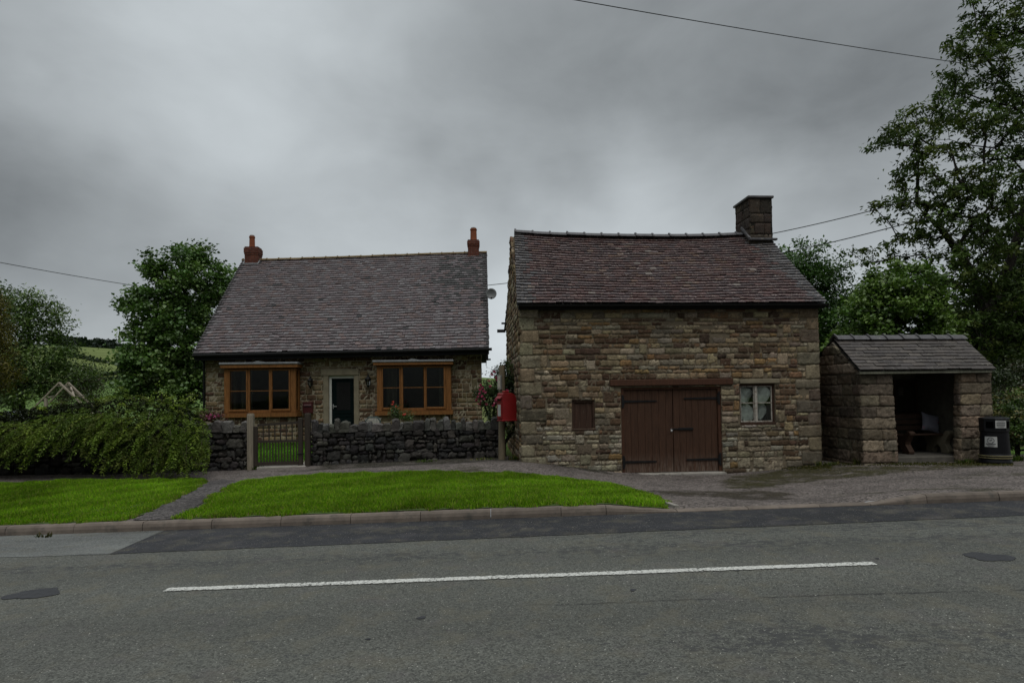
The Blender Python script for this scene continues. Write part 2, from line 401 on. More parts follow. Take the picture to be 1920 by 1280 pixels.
# ------------------------------------------------------------------ ground shape
GRADE = 0.0245
def road_hit(px, py):
    d = ray(px, py); t = (GRADE * EYE.x - EYE.z) / (d.z - GRADE * d.x); return EYE + d * t
kA, kB = road_hit(0, 1005), road_hit(1920, 938)
def kerb_y(x): return kA.y + (kB.y - kA.y) * (x - kA.x) / (kB.x - kA.x)
_ctl = [(0, 893, 12.9), (200, 893, 13.2), (460, 881, 14.1), (590, 872, 14.4), (760, 865, 14.7), (935, 859, 14.9), (975, 864, 13.45), (1170, 887, 13.6),
        (1260, 888, 13.7), (1350, 888, 13.8), (1450, 880, 13.9), (1540, 868, 14.1), (1640, 869, 13.3), (1800, 866, 13.5), (1900, 866, 13.0),
        (600, 889, 12.4), (900, 885, 12.0), (1150, 908, 10.8), (200, 902, 12.0), (440, 905, 11.6), (1480, 926, 9.6)]
C = [tuple(at(*c)) for c in _ctl]
def kerb_h(x):
    """height of the kerb's top above the road: dropped across the barn's entrance"""
    px = [-60, at(1140, 960, 7.5).x, at(1275, 960, 7.5).x, at(1640, 950, 7.5).x, at(1745, 950, 7.5).x, 60]
    return float(np.interp(x, px, [.115, .115, .028, .028, .115, .115]))
for x in np.linspace(-9, 9, 13): C.append((x, kerb_y(x) + .14, GRADE * x + kerb_h(x) + .0))
C += [(-16, 9, -.2), (16, 9, .35), (-18, 14, -.2), (18, 14, .1), (-12, 21, .0), (-5, 21, .0), (-1.5, 21, .0), (-8, 17, .0), (-2.5, 17, .05), (-20, 30, -.3), (0, 30, -.2), (20, 30, .0), (14, 20, 0), (6, 20, -.1),
      (-40, 30, -.8), (40, 30, .5), (-30, 8, -.6), (30, 8, .6)]
C = np.array(C)
def _phi(r2): return np.where(r2 > 1e-12, .5 * r2 * np.log(np.maximum(r2, 1e-12)), 0)
def _tps(P):
    n = len(P); d = P[:, None, :2] - P[None, :, :2]; K = _phi((d ** 2).sum(-1)) + np.eye(n) * .6
    A = np.zeros((n + 3, n + 3)); A[:n, :n] = K; A[:n, n:] = np.c_[np.ones(n), P[:, :2]]; A[n:, :n] = A[:n, n:].T
    return np.linalg.solve(A, np.r_[P[:, 2], 0, 0, 0])
_w = _tps(C)
def gz(x, y):
    x = np.asarray(x, float); y = np.asarray(y, float)
    xc = np.clip(x, -38, 38); yc = np.clip(y, 6, 30)
    r2 = (xc[..., None] - C[:, 0]) ** 2 + (yc[..., None] - C[:, 1]) ** 2
    near = (_phi(r2) * _w[:-3]).sum(-1) + _w[-3] + _w[-2] * xc + _w[-1] * yc
    # fields: fall gently, then climb the far hill, higher to the left
    t = np.clip((y - 70) / 300, 0, 1); s = t * t * (3 - 2 * t)
    hill = s * (12 + 23 * np.clip(-(x + 10) / 240, 0, 1.15)) - 1.5 * np.clip((y - 30) / 50, 0, 1) * (1 - s)
    hill = hill + s * 1.5 * np.sin(x * .021 + 1) * np.cos(y * .013)
    return near + hill
def gz1(x, y): return float(gz(x, y))
def ground_hit(px, py, lift=0.0):
    d = ray(px, py); lo = 2.0
    t = lo
    while t < 80:
        p = EYE + d * t
        if p.z < gz1(p.x, p.y) + lift: break
        t += .1
    a, b = t - .1, t
    for _ in range(20):
        m_ = (a + b) / 2; p = EYE + d * m_
        if p.z < gz1(p.x, p.y) + lift: b = m_
        else: a = m_
    p = EYE + d * b; return p
# ------------------------------------------------------------------ masonry
def cut(rects, hole, m=.03):
    a0, a1, b0, b1 = hole; out = []
    for r in rects:
        x0, x1, z0, z1 = r[:4]; t = r[4:]
        if a1 <= x0 or a0 >= x1 or b1 <= z0 or b0 >= z1: out.append(r); continue
        if x0 < a0: out.append((x0, a0, z0, z1) + t)
        if x1 > a1: out.append((a1, x1, z0, z1) + t)
        xa, xb = max(x0, a0), min(x1, a1)
        if z0 < b0: out.append((xa, xb, z0, b0) + t)
        if z1 > b1: out.append((xa, xb, b1, z1) + t)
    return [r for r in out if r[1] - r[0] > m and r[3] - r[2] > m]
def courses(u0, u1, v0, v1, h, l, rs, tall=0.0, wob=.012):
    rows = []; z = v0
    while z < v1 - h[0] * .6:
        hh = rs.uniform(*h)
        if v1 - (z + hh) < h[0] * .7: hh = v1 - z
        rows.append((z, z + hh)); z += hh
    rects = []; talls = []
    for i, (a, b) in enumerate(rows):
        x = u0 - rs.uniform(0, l[0])
        while x < u1:
            w = rs.uniform(*l) * rs.choice((.7, 1, 1, 1.3)); xa, xb = max(x, u0), min(x + w, u1)
            if xb - xa > .04:
                j = lambda: rs.uniform(-wob, wob)
                if i + 1 < len(rows) and rs.random() < tall: talls.append((xa, min(xa + w * .8, u1), a, rows[i + 1][1]))
                else: rects.append((xa, xb, a + (j() if i else 0), b + j()))
            x += w
    return rects, talls
class Masonry:
    def __init__(s, rs): s.v = []; s.f = []; s.c = []; s.n = 0; s.rs = rs; s.g = np.random.default_rng(rs.randrange(10 ** 6))
    def stone(s, r, fn, col, gap=.007, out=.012, rough=.006, bulge=.01, cell=.06, jit=.006, depth=.05, rnd=.012):
        x0, x1, z0, z1 = r[0] + gap, r[1] - gap, r[2] + gap, r[3] - gap
        if x1 - x0 < .012 or z1 - z0 < .012: return
        nx = max(2, int(round((x1 - x0) / cell))); nz = max(2, int(round((z1 - z0) / cell)))
        iu = np.r_[0, np.arange(nx + 1), nx] / nx; iv = np.r_[0, np.arange(nz + 1), nz] / nz
        U, V = np.meshgrid(iu, iv, indexing='ij')
        u = x0 + U * (x1 - x0); v = z0 + V * (z1 - z0)
        du = np.minimum(U, 1 - U) * (x1 - x0); dv = np.minimum(V, 1 - V) * (z1 - z0); e = np.minimum(du, dv)
        w = out + bulge * np.clip(e / .05, 0, 1) ** .6 + s.g.normal(0, rough, U.shape) + s.rs.uniform(-.5, 1) * rough
        corner = (np.clip(1 - du / .05, 0, 1) * np.clip(1 - dv / .05, 0, 1))
        k = s.rs.uniform(.3, 1) * rnd
        u = u + np.sign(.5 - U) * corner * k; v = v + np.sign(.5 - V) * corner * k
        ju = s.g.normal(0, jit, U.shape); jv = s.g.normal(0, jit, U.shape)
        for J in (ju, jv): J[0] = J[1]; J[-1] = J[-2]; J[:, 0] = J[:, 1]; J[:, -1] = J[:, -2]
        u += ju; v += jv
        ring = np.zeros(U.shape, bool); ring[0] = ring[-1] = True; ring[:, 0] = ring[:, -1] = True
        u[0] = u[1]; u[-1] = u[-2]; u[:, 0] = u[:, 1]; u[:, -1] = u[:, -2]; v[0] = v[1]; v[-1] = v[-2]; v[:, 0] = v[:, 1]; v[:, -1] = v[:, -2]
        w[ring] = -depth
        P = fn(u.ravel(), v.ravel(), w.ravel())
        A, B = U.shape; id_ = np.arange(A * B).reshape(A, B) + s.n
        q = np.stack([id_[:-1, :-1], id_[1:, :-1], id_[1:, 1:], id_[:-1, 1:]], -1).reshape(-1, 4)
        s.v.append(P); s.f.append(q); s.n += A * B
        cc = np.array(col)[None] * (1 + s.g.normal(0, .06, (A * B, 1))); s.c.append(np.clip(cc, .004, 1))
    def build(s, name, m, parent, smooth=False):
        return link_mesh(name, np.concatenate(s.v), np.concatenate(s.f), m, parent, None, np.concatenate(s.c), smooth)
def pal(p, rs, v=.18, q=.10):
    c = rs.choice(p); m_ = [sum(x[i] for x in p) / len(p) for i in range(3)]; c = tuple(a * (1 - q) + b * q for a, b in zip(c, m_)); k = 1 + rs.uniform(-v, v); return tuple(max(.003, x * k * (1 + rs.uniform(-.05, .05))) for x in c)
def core(mb, rects, holes, y0, y1):
    for h in holes: rects = cut(rects, h, .001)
    for (a, b, c, d) in rects: mb.box(a, b, y0, y1, c, d)

# ------------------------------------------------------------------ tiled roofs
def tiled(quads, nc, tw, thick, palfn, rs, name, m, parent, sag=None, jit=.004, extra=None):
    """quads: (eave left, eave right, ridge left, ridge right); every tile is modelled, half-bonded"""
    V = []; Fc = []; Cc = []; n = 0
    for (EL, ER, RL, RR) in quads:
        EL, ER, RL, RR = [np.array(p, float) for p in (EL, ER, RL, RR)]
        nrm = np.cross(ER - EL, RL - EL); nrm /= np.linalg.norm(nrm)
        if nrm[2] < 0: nrm = -nrm
        def P(u, v, h):
            p = EL * (1 - u) * (1 - v) + ER * u * (1 - v) + RL * (1 - u) * v + RR * u * v
            if sag: p = p + nrm * sag(u, v)
            return p + nrm * h
        Lw = np.linalg.norm(ER - EL); nt_ = max(2, int(round(Lw / tw)))
        for i in range(nc):
            lift = rs.uniform(-.002, .002)
            for k in range(-1, nt_):
                a = (k + (.5 if i % 2 else 0) + rs.uniform(-.03, .03)) / nt_; b = (k + 1 + (.5 if i % 2 else 0) + rs.uniform(-.03, .03)) / nt_
                a = max(a, -rs.uniform(0, .002)); b = min(b, 1 + rs.uniform(0, .002))
                if b - a < .15 / nt_: continue
                g_ = .012 / nt_; a += g_; b -= g_
                sl = rs.gauss(0, jit / 3) if rs.random() > .04 else rs.uniform(-1.5, 1) * jit
                v0 = i / nc + sl - .04 / nc; v1 = min((i + 1.12) / nc, 1.0)
                h0 = thick * 2.0 + lift + rs.uniform(-.5, .5) * jit; h1 = thick * .7
                h0b = h0 + rs.uniform(-.5, .5) * jit
                V += [P(a, v0, h0), P(b, v0, h0b), P(b, v1, h1), P(a, v1, h1), P(a, v0, h0 - thick), P(b, v0, h0b - thick)]
                Fc += [(n, n + 1, n + 2, n + 3), (n + 4, n + 5, n + 1, n), (n + 4, n, n + 3), (n + 5, n + 2, n + 1)]
                c = palfn(rs, (a + b) / 2, (i + .5) / nc); Cc += [c] * 6; n += 6
        # boarding below the tiles
        for i in range(13):
            for j in range(7): V.append(P(i / 12, j / 6, -.03)); Cc.append((.01, .01, .01))
        for i in range(12):
            for j in range(6): a = n + i * 7 + j; Fc.append((a, a + 7, a + 8, a + 1))
        n += 91
    if extra: extra(V, Fc, Cc)
    return link_mesh(name, np.array(V), Fc, m, parent, None, Cc)
def ridge(A, B, n, half, mat_, parent, sagf=None, name='ridge_tile', thick=.02, collar=True, rs=random, one=True):
    A = Vector(A); B = Vector(B); mb = MB()
    ang = 12
    for i in range(n):
        p0 = A.lerp(B, i / n); p1 = A.lerp(B, (i + 1) / n)
        if sagf: p0 = p0 + Vector((0, 0, sagf(i / n))); p1 = p1 + Vector((0, 0, sagf((i + 1) / n)))
        jz = rs.uniform(-.008, .008)
        for (q0, q1, r) in ((p0, p1, half), (p0, p0.lerp(p1, .09), half * 1.32)) if collar else ((p0, p1, half),):
            vs = []
            for q in (q0, q1):
                for rr in (r, r - thick):
                    for t in (-1.0, -.55, 0, .55, 1.0):
                        vs.append((q.x, q.y + t * rr, q.z + jz + (1 - abs(t) ** 1.4) * rr * .75 - .02))
            fs = []
            for k in range(4): fs += [(k, k + 1, 11 + k, 10 + k), (5 + k, 15 + k, 16 + k, 6 + k), (k, 5 + k, 6 + k, k + 1), (10 + k, 11 + k, 16 + k, 15 + k)]
            fs += [(0, 10, 15, 5), (4, 9, 19, 14)]
            mb.add(vs, fs)
    return mb.build(name, mat_, parent)
def strip(mb, pts, w, h):
    for a, b in zip(pts[:-1], pts[1:]): mb.bar(a, b, w, h)

# ================================================================== THE STONE BARN
rs = random.Random(11)
BF = Frame(977, 862, 13.45, math.atan(75 / F))
bw = BF.L(1537, 700)[0]; bze = BF.L(1200, 571)[1]
barn = thing('stone_barn', 'tall rubble stone barn with brown double doors and sagging tiled roof', 'barn', BF.o, BF.a)
BD = 5.0
b_rl = BF.L(966, 437, BD / 2); b_rr = BF.L(1452, 440, BD / 2)
bzr = (b_rl[1] + b_rr[1]) / 2
b_door = BF.rect(1167, 724, 1352, 900); b_door = (b_door[0], b_door[1], gz1(*BF.W(b_door[0], 0, 0).xy) - .5, b_door[3])
b_win = BF.rect(1388, 719, 1453, 797); b_shut = BF.rect(1073, 750, 1115, 804)
b_lin = BF.rect(1143, 709, 1373, 724); b_wl = BF.rect(1387, 710, 1461, 719)
holes = [b_door, b_win, b_shut, b_lin, b_wl]
BZ0 = -.75
PB = [(.25, .19, .115), (.28, .225, .145), (.20, .148, .088), (.13, .08, .047), (.08, .05, .033), (.26, .22, .16), (.215, .185, .14), (.215, .135, .062), (.15, .125, .095), (.30, .25, .175), (.235, .185, .12), (.085, .05, .032), (.065, .042, .03), (.17, .105, .06), (.26, .205, .125)]
mz = Masonry(rs)
def fnB(u, v, w): return np.c_[u, -w, v]
rects, talls = courses(0, bw, BZ0, bze, (.08, .16), (.17, .47), rs, .08, .013)
quoins = []
for side in (0, 1):
    z = BZ0; k = 0
    while z < bze - .05:
        h = rs.uniform(.22, .36); w = (.52, .30)[k % 2] * rs.uniform(.85, 1.2)
        if bze - z - h < .15: h = bze - z
        quoins.append((0, w, z, z + h) if side == 0 else (bw - w, bw, z, z + h)); z += h; k += 1
for h in holes: quoins = cut(quoins, h)
talls2 = talls
for q in quoins + holes: rects = cut(rects, q); talls2 = cut(talls2, q)
keep = []
for t in talls2:
    if t[3] - t[2] > .2 and t[1] - t[0] > .12: rects = cut(rects, t); keep.append(t)
for r in rects + keep:
    lo = (r[2] + r[3]) / 2
    p = PB if lo > .9 or rs.random() < .4 else [(.27, .235, .165), (.245, .22, .17), (.225, .195, .135), (.185, .155, .10), (.22, .20, .16), (.145, .12, .08)]
    mz.stone(r, fnB, pal(p, rs, .28), gap=.006, out=.005, rough=.0055, bulge=.001, cell=.042, jit=.006, rnd=.006)
for r in quoins: mz.stone(r, fnB, pal([(.225, .19, .13), (.19, .16, .11), (.15, .125, .095), (.205, .16, .10), (.12, .098, .075)], rs, .25), gap=.0045, out=.007, rough=.006, bulge=.002, cell=.05, jit=.005, rnd=.008)
# left gable, rougher rubble
def roofz(d, yo=0): return bze + (bzr - bze) * (1 - abs(d - BD / 2) / (BD / 2)) - .03
def gable(xpos, sgn):
    rr, _ = courses(.0, BD, BZ0, bzr, (.10, .2), (.18, .45), rs, 0, .02)
    for r in rr:
        if r[2] > roofz((r[0] + r[1]) / 2) - .03: continue
        def fn(u, v, w):
            v = np.minimum(v, bze + (bzr - bze) * (1 - np.abs(u - BD / 2) / (BD / 2)) - .04); return np.c_[xpos + sgn * w, u, v]
        mz.stone(r, fn, pal(PB, rs, .25), gap=.005, out=.0, rough=.009, bulge=.008, cell=.06, jit=.009, rnd=.012)
gable(-.001, -1); gable(bw + .001, 1)
wall = mz.build('wall', 'barn_stone', barn)
mb = MB(); core(mb, [(.02, bw - .02, BZ0, bze - .02)], holes[:3], .0, .45)
mb.box(.02, bw - .02, BD - .4, BD, BZ0, bze - .02)
for x0, x1 in ((.006, .4), (bw - .4, bw - .006)):
    mb.prism([(.46, BZ0), (BD - .41, BZ0), (BD - .41, bze), (BD - .1, bze), (BD / 2, bzr - .1), (.1, bze), (.46, bze)], 'x', x0, x1)
mb.build('mortar', 'barn_mortar', wall)
# roof
bsag = lambda u, v: -.13 * v * math.sin(math.pi * min(1, u * 1.02)) - .035 * math.sin(math.pi * v) * math.sin(math.pi * u) + .012 * math.sin(9 * u + 4 * v)
def pBT(rs, u, v):
    if u < .035 + .03 * rs.random() or u > .93 + .05 * (rs.random()) - .05 * v: c = rs.choice([(.09, .085, .088), (.075, .07, .071), (.066, .058, .058)])
    else: c = rs.choice([(.082, .048, .045), (.07, .043, .042), (.09, .05, .046), (.064, .045, .046), (.074, .05, .05)])
    d = ((u - .52) / .25) ** 2 + ((v - .5) / .35) ** 2
    if rs.random() < .22 * math.exp(-d): c = rs.choice([(.10, .058, .042), (.11, .07, .054), (.088, .055, .046)])
    if rs.random() < .004 + .022 * math.exp(-d * .7): c = rs.choice([(.15, .125, .11), (.12, .095, .08), (.17, .145, .13)])
    k = rs.uniform(.87, 1.13); return tuple(x * k for x in c)
ye = -.17; ze = bze - .01
EL, ER = (-.06, ye, ze), (bw + .10, ye, ze)
RL, RR = (b_rl[0] - .02, BD / 2, b_rl[1]), (bw + .06, BD / 2, b_rr[1])
roof = tiled([(EL, ER, RL, RR), ((-.06, BD - ye, ze), (bw + .1, BD - ye, ze), RL, RR)], 27, .18, .028, pBT, rs, 'roof', 'barn_tile', barn, bsag, .009)
ridge(RL, (bw - .35, BD / 2, RR[2]), 14, .13, 'ridge_slate', roof, lambda u: bsag(u * .95, 1) * .8 + .02, 'ridge_tiles', rs=rs)
mb = MB()   # gutter: a half-round trough on a dark eaves board
zs = ze - .02
gp = [(x, -.20, zs - .035 - .03 * math.sin(math.pi * (x / bw)) * 0) for x in np.linspace(-.02, bw + .12, 2)]
for i in range(1):
    vs = []; fs = []
    for x in (-.02, bw + .12):
        for r_ in (.055, .045):
            for t in range(7): a = math.pi + math.pi * t / 6; vs.append((x, -.215 + r_ * math.cos(a), zs + r_ * math.sin(a)))
    for k in range(6): fs += [(k, k + 1, 15 + k, 14 + k), (7 + k, 21 + k, 22 + k, 8 + k)]
    fs += [(0, 14, 21, 7), (6, 13, 27, 20)]; mb.add(vs, fs)
mb.box(-.02, bw + .08, -.15, -.03, zs - .09, zs + .02)
mb.build('gutter', 'black_iron', barn)
# chimney
mz = Masonry(rs); cy0, cy1 = BD / 2 - .42, BD / 2 + .42
cfl = BF.L(1405, 400, cy0); cfr = BF.L(1447, 372, cy0); cx0, cx1, cz1 = cfl[0], cfr[0], cfr[1]
cz0 = bzr - .75
PC = [(.062, .048, .037), (.05, .04, .032), (.072, .058, .043), (.043, .034, .029)]
def ring_wall(mz, x0, x1, y0, y1, z0, z1, h, l, palette, **kw):
    for fn, a, b in ((lambda u, v, w: np.c_[u, y0 - w, v], x0, x1), (lambda u, v, w: np.c_[x0 - w, y1 + y0 - u, v], y0, y1),
                     (lambda u, v, w: np.c_[x1 + w, u, v], y0, y1), (lambda u, v, w: np.c_[x1 + x0 - u, y1 + w, v], x0, x1)):
        for r in courses(a, b, z0, z1, h, l, mz.rs, 0, .004)[0]: mz.stone(r, fn, pal(palette, mz.rs, .25), **kw)
ring_wall(mz, cx0, cx1, cy0, cy1, cz0, cz1, (.24, .34), (.28, .45), PC, gap=.003, out=.001, rough=.005, bulge=.003, cell=.06, jit=.003, rnd=.005)
ch = mz.build('chimney', 'barn_stone', roof)
mb = MB(); mb.box(cx0 + .003, cx1 - .003, cy0 + .003, cy1 - .003, cz0, cz1 - .003); mb.build('flue_mortar', 'wall_earth', ch)
mb = MB(); mb.box(cx0 - .05, cx1 + .04, cy0 - .05, cy1 + .05, cz1 - .0, cz1 + .065, None, .012)
fz = BF.L(1425, 449, cy0)[1]
mb.build('cap', 'ridge_slate', ch); mb = MB()
mb.box(cx0 - .05, cx1 + .09, cy0 - .10, cy0 + .0, fz - .035, fz + .02, None, .01)   # drip stone at the front foot
mb.bar((cx0 - .03, cy0 - .05, fz + .02), (cx0 - .03, BD / 2, fz + .02 + (BD / 2 - cy0) * 1.0), .06, .05)
mb.build('drip_stone', 'ridge_slate', ch)
# doors
dz0 = BF.L(1260, 886)[1]; dz1 = b_door[3]; dx0, dx1 = b_door[0], b_door[1]
fr = MB(); fw_ = .075; dyo = .05
fr.box(dx0, dx0 + fw_, dyo - .02, dyo + .12, dz0 - .3, dz1); fr.box(dx1 - fw_, dx1, dyo - .02, dyo + .12, dz0 - .3, dz1)
fr.box(dx0 + fw_, dx1 - fw_, dyo - .02, dyo + .12, dz1 - .05, dz1)
fr.build('door_frame', 'frame_brown', barn)
mb = MB(); mb.box(b_lin[0], b_lin[1], -.055, .2, b_lin[2] + .003, b_lin[3], None, .012); mb.build('lintel_beam', 'frame_brown', barn)
mid = BF.L(1264, 800)[0]
for k, (a, b, hs) in enumerate(((dx0 + fw_ + .004, mid - .006, 1), (mid + .006, dx1 - fw_ - .004, -1))):
    mb = MB(); n = 7; wd = (b - a) / n
    for i in range(n): mb.box(a + i * wd + .0015, a + (i + 1) * wd - .0015, dyo + .02 + rs.uniform(0, .003), dyo + .06, dz0 + .012, dz1 - .055 - rs.uniform(0, .004), None, .004)
    leaf = mb.build('barn_door_leaf', 'door_brown', barn)
    for py in ((752, 866) if k == 0 else (748, 864)):
        z = BF.L(1200, py)[1]; h = MB()
        x_in = BF.L(1233 if k == 0 else (1284 if py < 800 else 1289), py)[0]; x_out = dx0 + .02 if k == 0 else dx1 - .02
        xs = [x_out, x_in]
        h.prism([(x_out, z - .028), (x_in, z - .017), (x_in, z + .017), (x_out, z + .028)], 'y', dyo + .003, dyo + .019)
        h.box(min(x_out, x_out + hs * .05), max(x_out, x_out + hs * .05), dyo - .034, dyo - .021, z - .15, z + .15, None, .003)
        h.tube([(x_out + hs * .055, dyo - .01, z - .10), (x_out + hs * .055, dyo - .01, z + .10)], .016, 8)
        h.build('strap_hinge', 'black_iron', leaf)
    if k == 1:
        z = BF.L(1280, 804)[1]; xe = BF.L(1302, 804)[0]; h = MB()
        h.box(mid - .03, xe, dyo - .002, dyo + .017, z - .014, z + .014, None, .003); h.box(mid + .12, xe - .02, dyo - .004, dyo + .016, z - .028, z + .028, None, .003)
        h.build('hasp', 'black_iron', leaf)
        h = MB(); x_ = BF.L(1260, 804)[0]
        h.box(x_ - .022, x_ + .022, dyo - .03, dyo - .008, z - .06, z - .02, None, .006)
        h.tube([(x_ - .013, dyo - .019, z - .022), (x_ - .013, dyo - .019, z + .002), (x_, dyo - .019, z + .014), (x_ + .013, dyo - .019, z + .002), (x_ + .013, dyo - .019, z - .022)], .004, 6)
        h.build('padlock', 'steel', leaf)
mb = MB(); mb.box(dx0 - .02, dx1 + .02, -.16, dyo + .1, dz0 - .2, dz0 + .002, None, .01); mb.build('threshold', 'concrete', barn)
mb = MB(); mb.box(dx0 - .1, dx1 + .1, .4, .42, BZ0, dz1 + .1); mb.build('inner_boarding', 'wall_earth', barn)
# window and its lintel
mb = MB(); mb.box(b_wl[0], b_wl[1], -.03, .2, b_wl[2], b_wl[3], None, .012); mb.build('window_lintel', 'stone_dressed', barn)
wx0, wx1, wz0, wz1 = b_win; wy = .06
fr = MB(); t = .045
fr.box(wx0, wx0 + t, wy, wy + .08, wz0 + .07, wz1); fr.box(wx1 - t, wx1, wy, wy + .08, wz0 + .07, wz1); fr.box(wx0 + t, wx1 - t, wy, wy + .08, wz1 - t, wz1)
fr.box(wx0, wx1, wy - .05, wy + .08, wz0, wz0 + .067, None, .006)
win = fr.build('window', 'shutter_brown', barn)
xm = BF.L(1419.5, 755)[0]; zb = BF.L(1419, 755)[1]
fr = MB(); s_ = .022
for a, b in ((wx0 + t + .001, xm - .026), (xm + .026, wx1 - t - .001)):
    fr.box(a, a + s_, wy + .015, wy + .06, wz0 + .07, wz1 - t - .001); fr.box(b - s_, b, wy + .015, wy + .06, wz0 + .07, wz1 - t - .001)
    fr.box(a + s_, b - s_, wy + .015, wy + .06, wz0 + .07, wz0 + .07 + s_ * 1.3); fr.box(a + s_, b - s_, wy + .015, wy + .06, wz1 - t - s_, wz1 - t - .001)
    fr.box(a + s_, b - s_, wy + .022, wy + .05, zb - .011, zb + .011)
fr.build('sash', 'old_white', win)
fr = MB(); fr.box(xm - .025, xm + .025, wy - .015, wy + .07, wz0 + .05, wz1 - t - .001, None, .005); fr.build('mullion', 'old_white', win)
fr = MB(); fr.box(wx0 + t, wx1 - t, wy + .03, wy + .034, wz0 + .075, wz1 - t); fr.build('pane', 'glass', win)
mb = MB(); mb.box(wx0 - .05, wx1 + .05, .44, .46, wz0 - .05, wz1 + .05); mb.build('inner_boarding', 'wall_earth', barn)
# pale sheeting heaped behind the panes: several crumpled sheets
def crumple(name, x0, x1, z0, z1, y, seed, rot, label):
    g_ = np.random.default_rng(seed); n = 16
    U, V = np.meshgrid(np.linspace(-.5, .5, n), np.linspace(-.5, .5, n), indexing='ij')
    dsp = np.zeros((n, n))
    for _ in range(9):
        a = g_.uniform(0, 6.28); o = g_.uniform(-.4, .4); dsp += np.abs(U * math.cos(a) + V * math.sin(a) - o) * g_.uniform(-.15, .18)
    sh = 1 - .35 * np.abs(V) * g_.uniform(.2, 1.2)
    u = U * sh * (x1 - x0); v = V * (z1 - z0) * (1 - .3 * np.abs(U))
    c, s = math.cos(rot), math.sin(rot)
    P = np.stack([(x0 + x1) / 2 + u * c - v * s, y + np.clip(dsp * .9, -.012, .2), (z0 + z1) / 2 + u * s + v * c], -1).reshape(-1, 3)
    Q = P + np.array([0, .012, 0]); id_ = np.arange(n * n).reshape(n, n)
    q = np.stack([id_[:-1, :-1], id_[1:, :-1], id_[1:, 1:], id_[:-1, 1:]], -1).reshape(-1, 4)
    q = np.r_[q, q[:, ::-1] + n * n]
    b = np.r_[id_[0], id_[1:, -1], id_[-1, -2::-1], id_[-2:0:-1, 0]]; b2 = np.roll(b, -1)
    q = np.r_[q, np.stack([b, b2, b2 + n * n, b + n * n], -1)]
    o = link_mesh(name, np.r_[P, Q] - np.array([(x0 + x1) / 2, y, (z0 + z1) / 2]), q, 'sheeting', None, None, None, True)
    o.location = BF.W((x0 + x1) / 2, y, (z0 + z1) / 2); o.rotation_euler = (0, 0, BF.a); tag(o, label, 'sheeting', 'pale sheets heaped inside the barn window'); return o
ww = wx1 - wx0; wh = wz1 - wz0
crumple('crumpled_sheet', wx0 + .04, wx0 + ww * .45, wz0 + wh * .5, wz0 + wh * .92, .125, 3, -.5, 'crumpled pale sheet behind the upper pane nearer the doors')
crumple('crumpled_sheet', wx0 + .03, wx0 + ww * .48, wz0 + wh * .08, wz0 + wh * .5, .12, 8, .6, 'creased pale sheet low behind the pane nearer the barn doors')
crumple('crumpled_sheet', wx0 + ww * .5, wx0 + ww * .9, wz0 + wh * .5, wz0 + wh * .95, .125, 15, -.6, 'smooth folded pale sheet behind the upper pane away from the doors')
crumple('crumpled_sheet', wx0 + ww * .6, wx0 + ww * .88, wz0 + wh * .1, wz0 + wh * .52, .12, 21, -.3, 'hanging twisted pale sheet low in the pane away from the doors')
# boarded opening
sx0, sx1, sz0, sz1 = b_shut
mb = MB(); t = .05
mb.box(sx0, sx0 + t, .02, .12, sz0, sz1, None, .006); mb.box(sx1 - t, sx1, .02, .12, sz0, sz1, None, .006); mb.box(sx0 + t, sx1 - t, .02, .12, sz1 - t, sz1, None, .006); mb.box(sx0 - .02, sx1 + .02, -.02, .12, sz0 - .035, sz0 - .002, None, .006)
sh = mb.build('shutter', 'shutter_brown', barn)
mb = MB(); n = 3; wd = (sx1 - sx0 - 2 * t - .006) / n
for i in range(n): mb.box(sx0 + t + .003 + i * wd + .002, sx0 + t + .003 + (i + 1) * wd - .002, .055, .09, sz0 + .002, sz1 - t - .003, None, .003)
mb.build('boards', 'shutter_brown', sh)
mb = MB(); mb.box(sx0 - .05, sx1 + .05, .30, .34, sz0 - .05, sz1 + .05); mb.build('inner_boarding', 'wall_earth', barn)
# rear gutter end and a peg on the gable
mb = MB(); p = BF.L(953, 607, BD + .1); mb.tube([(-.02, BD + .17, ze - .02), (-.28, BD + .17, ze - .02)], .055, 8); mb.build('gutter_end', 'black_iron', barn); mb = MB(); mb.tube([(-.02, BD - .2, p[1] - .02), (-.16, BD - .2, p[1] - .02)], .03, 6)
mb.build('pipe_stub', 'black_iron', barn)

# ================================================================== THE COTTAGE
rs = random.Random(23)
CF = Frame(385, 775, 20.9, math.atan(58 / F))
cw = CF.L(903, 720)[0]; cD = 8.6
cot = thing('cottage', 'stone cottage with steep tiled roof and two oak framed bay windows', 'house', CF.o, CF.a)
czw = CF.L(640, 672)[1] + .25
CZ0 = -.3
c_dr = CF.rect(616.5, 704, 664.5, 840); c_dr = (c_dr[0], c_dr[1], CZ0, c_dr[3])
c_lin = CF.rect(602, 691, 673, 704)
jl = CF.rect(607, 704, 616.5, 830); jr = CF.rect(664.5, 704, 673, 830); jl = (jl[0], jl[1], CZ0, jl[3]); jr = (jr[0], jr[1], CZ0, jr[3])
BY = -.55      # bays stand this far out
bays = []
for px in ((420, 554, 412, 557, 678, 690, 775, 782), (707, 845, 699.5, 849, 673.5, 684.5, 771, 778)):
    a = CF.L(px[0], px[6], BY); b = CF.L(px[1], px[5], BY); fa = CF.L(px[2], px[5], BY - .12); fb = CF.L(px[3], px[4], BY - .12); sl = CF.L(px[0], px[7], BY)
    bays.append(dict(x0=a[0], x1=b[0], z0=a[1], z1=b[1], fx0=fa[0], fx1=fb[0], fz0=fa[1], fz1=fb[1], sz=sl[1]))
holes = [c_dr, c_lin, jl, jr] + [(b['x0'] + .05, b['x1'] - .05, b['z0'], b['z1']) for b in bays]
PCt = [(.195, .145, .085), (.165, .12, .068), (.13, .088, .05), (.095, .056, .035), (.175, .135, .085), (.145, .112, .073), (.075, .043, .029), (.205, .16, .098)]
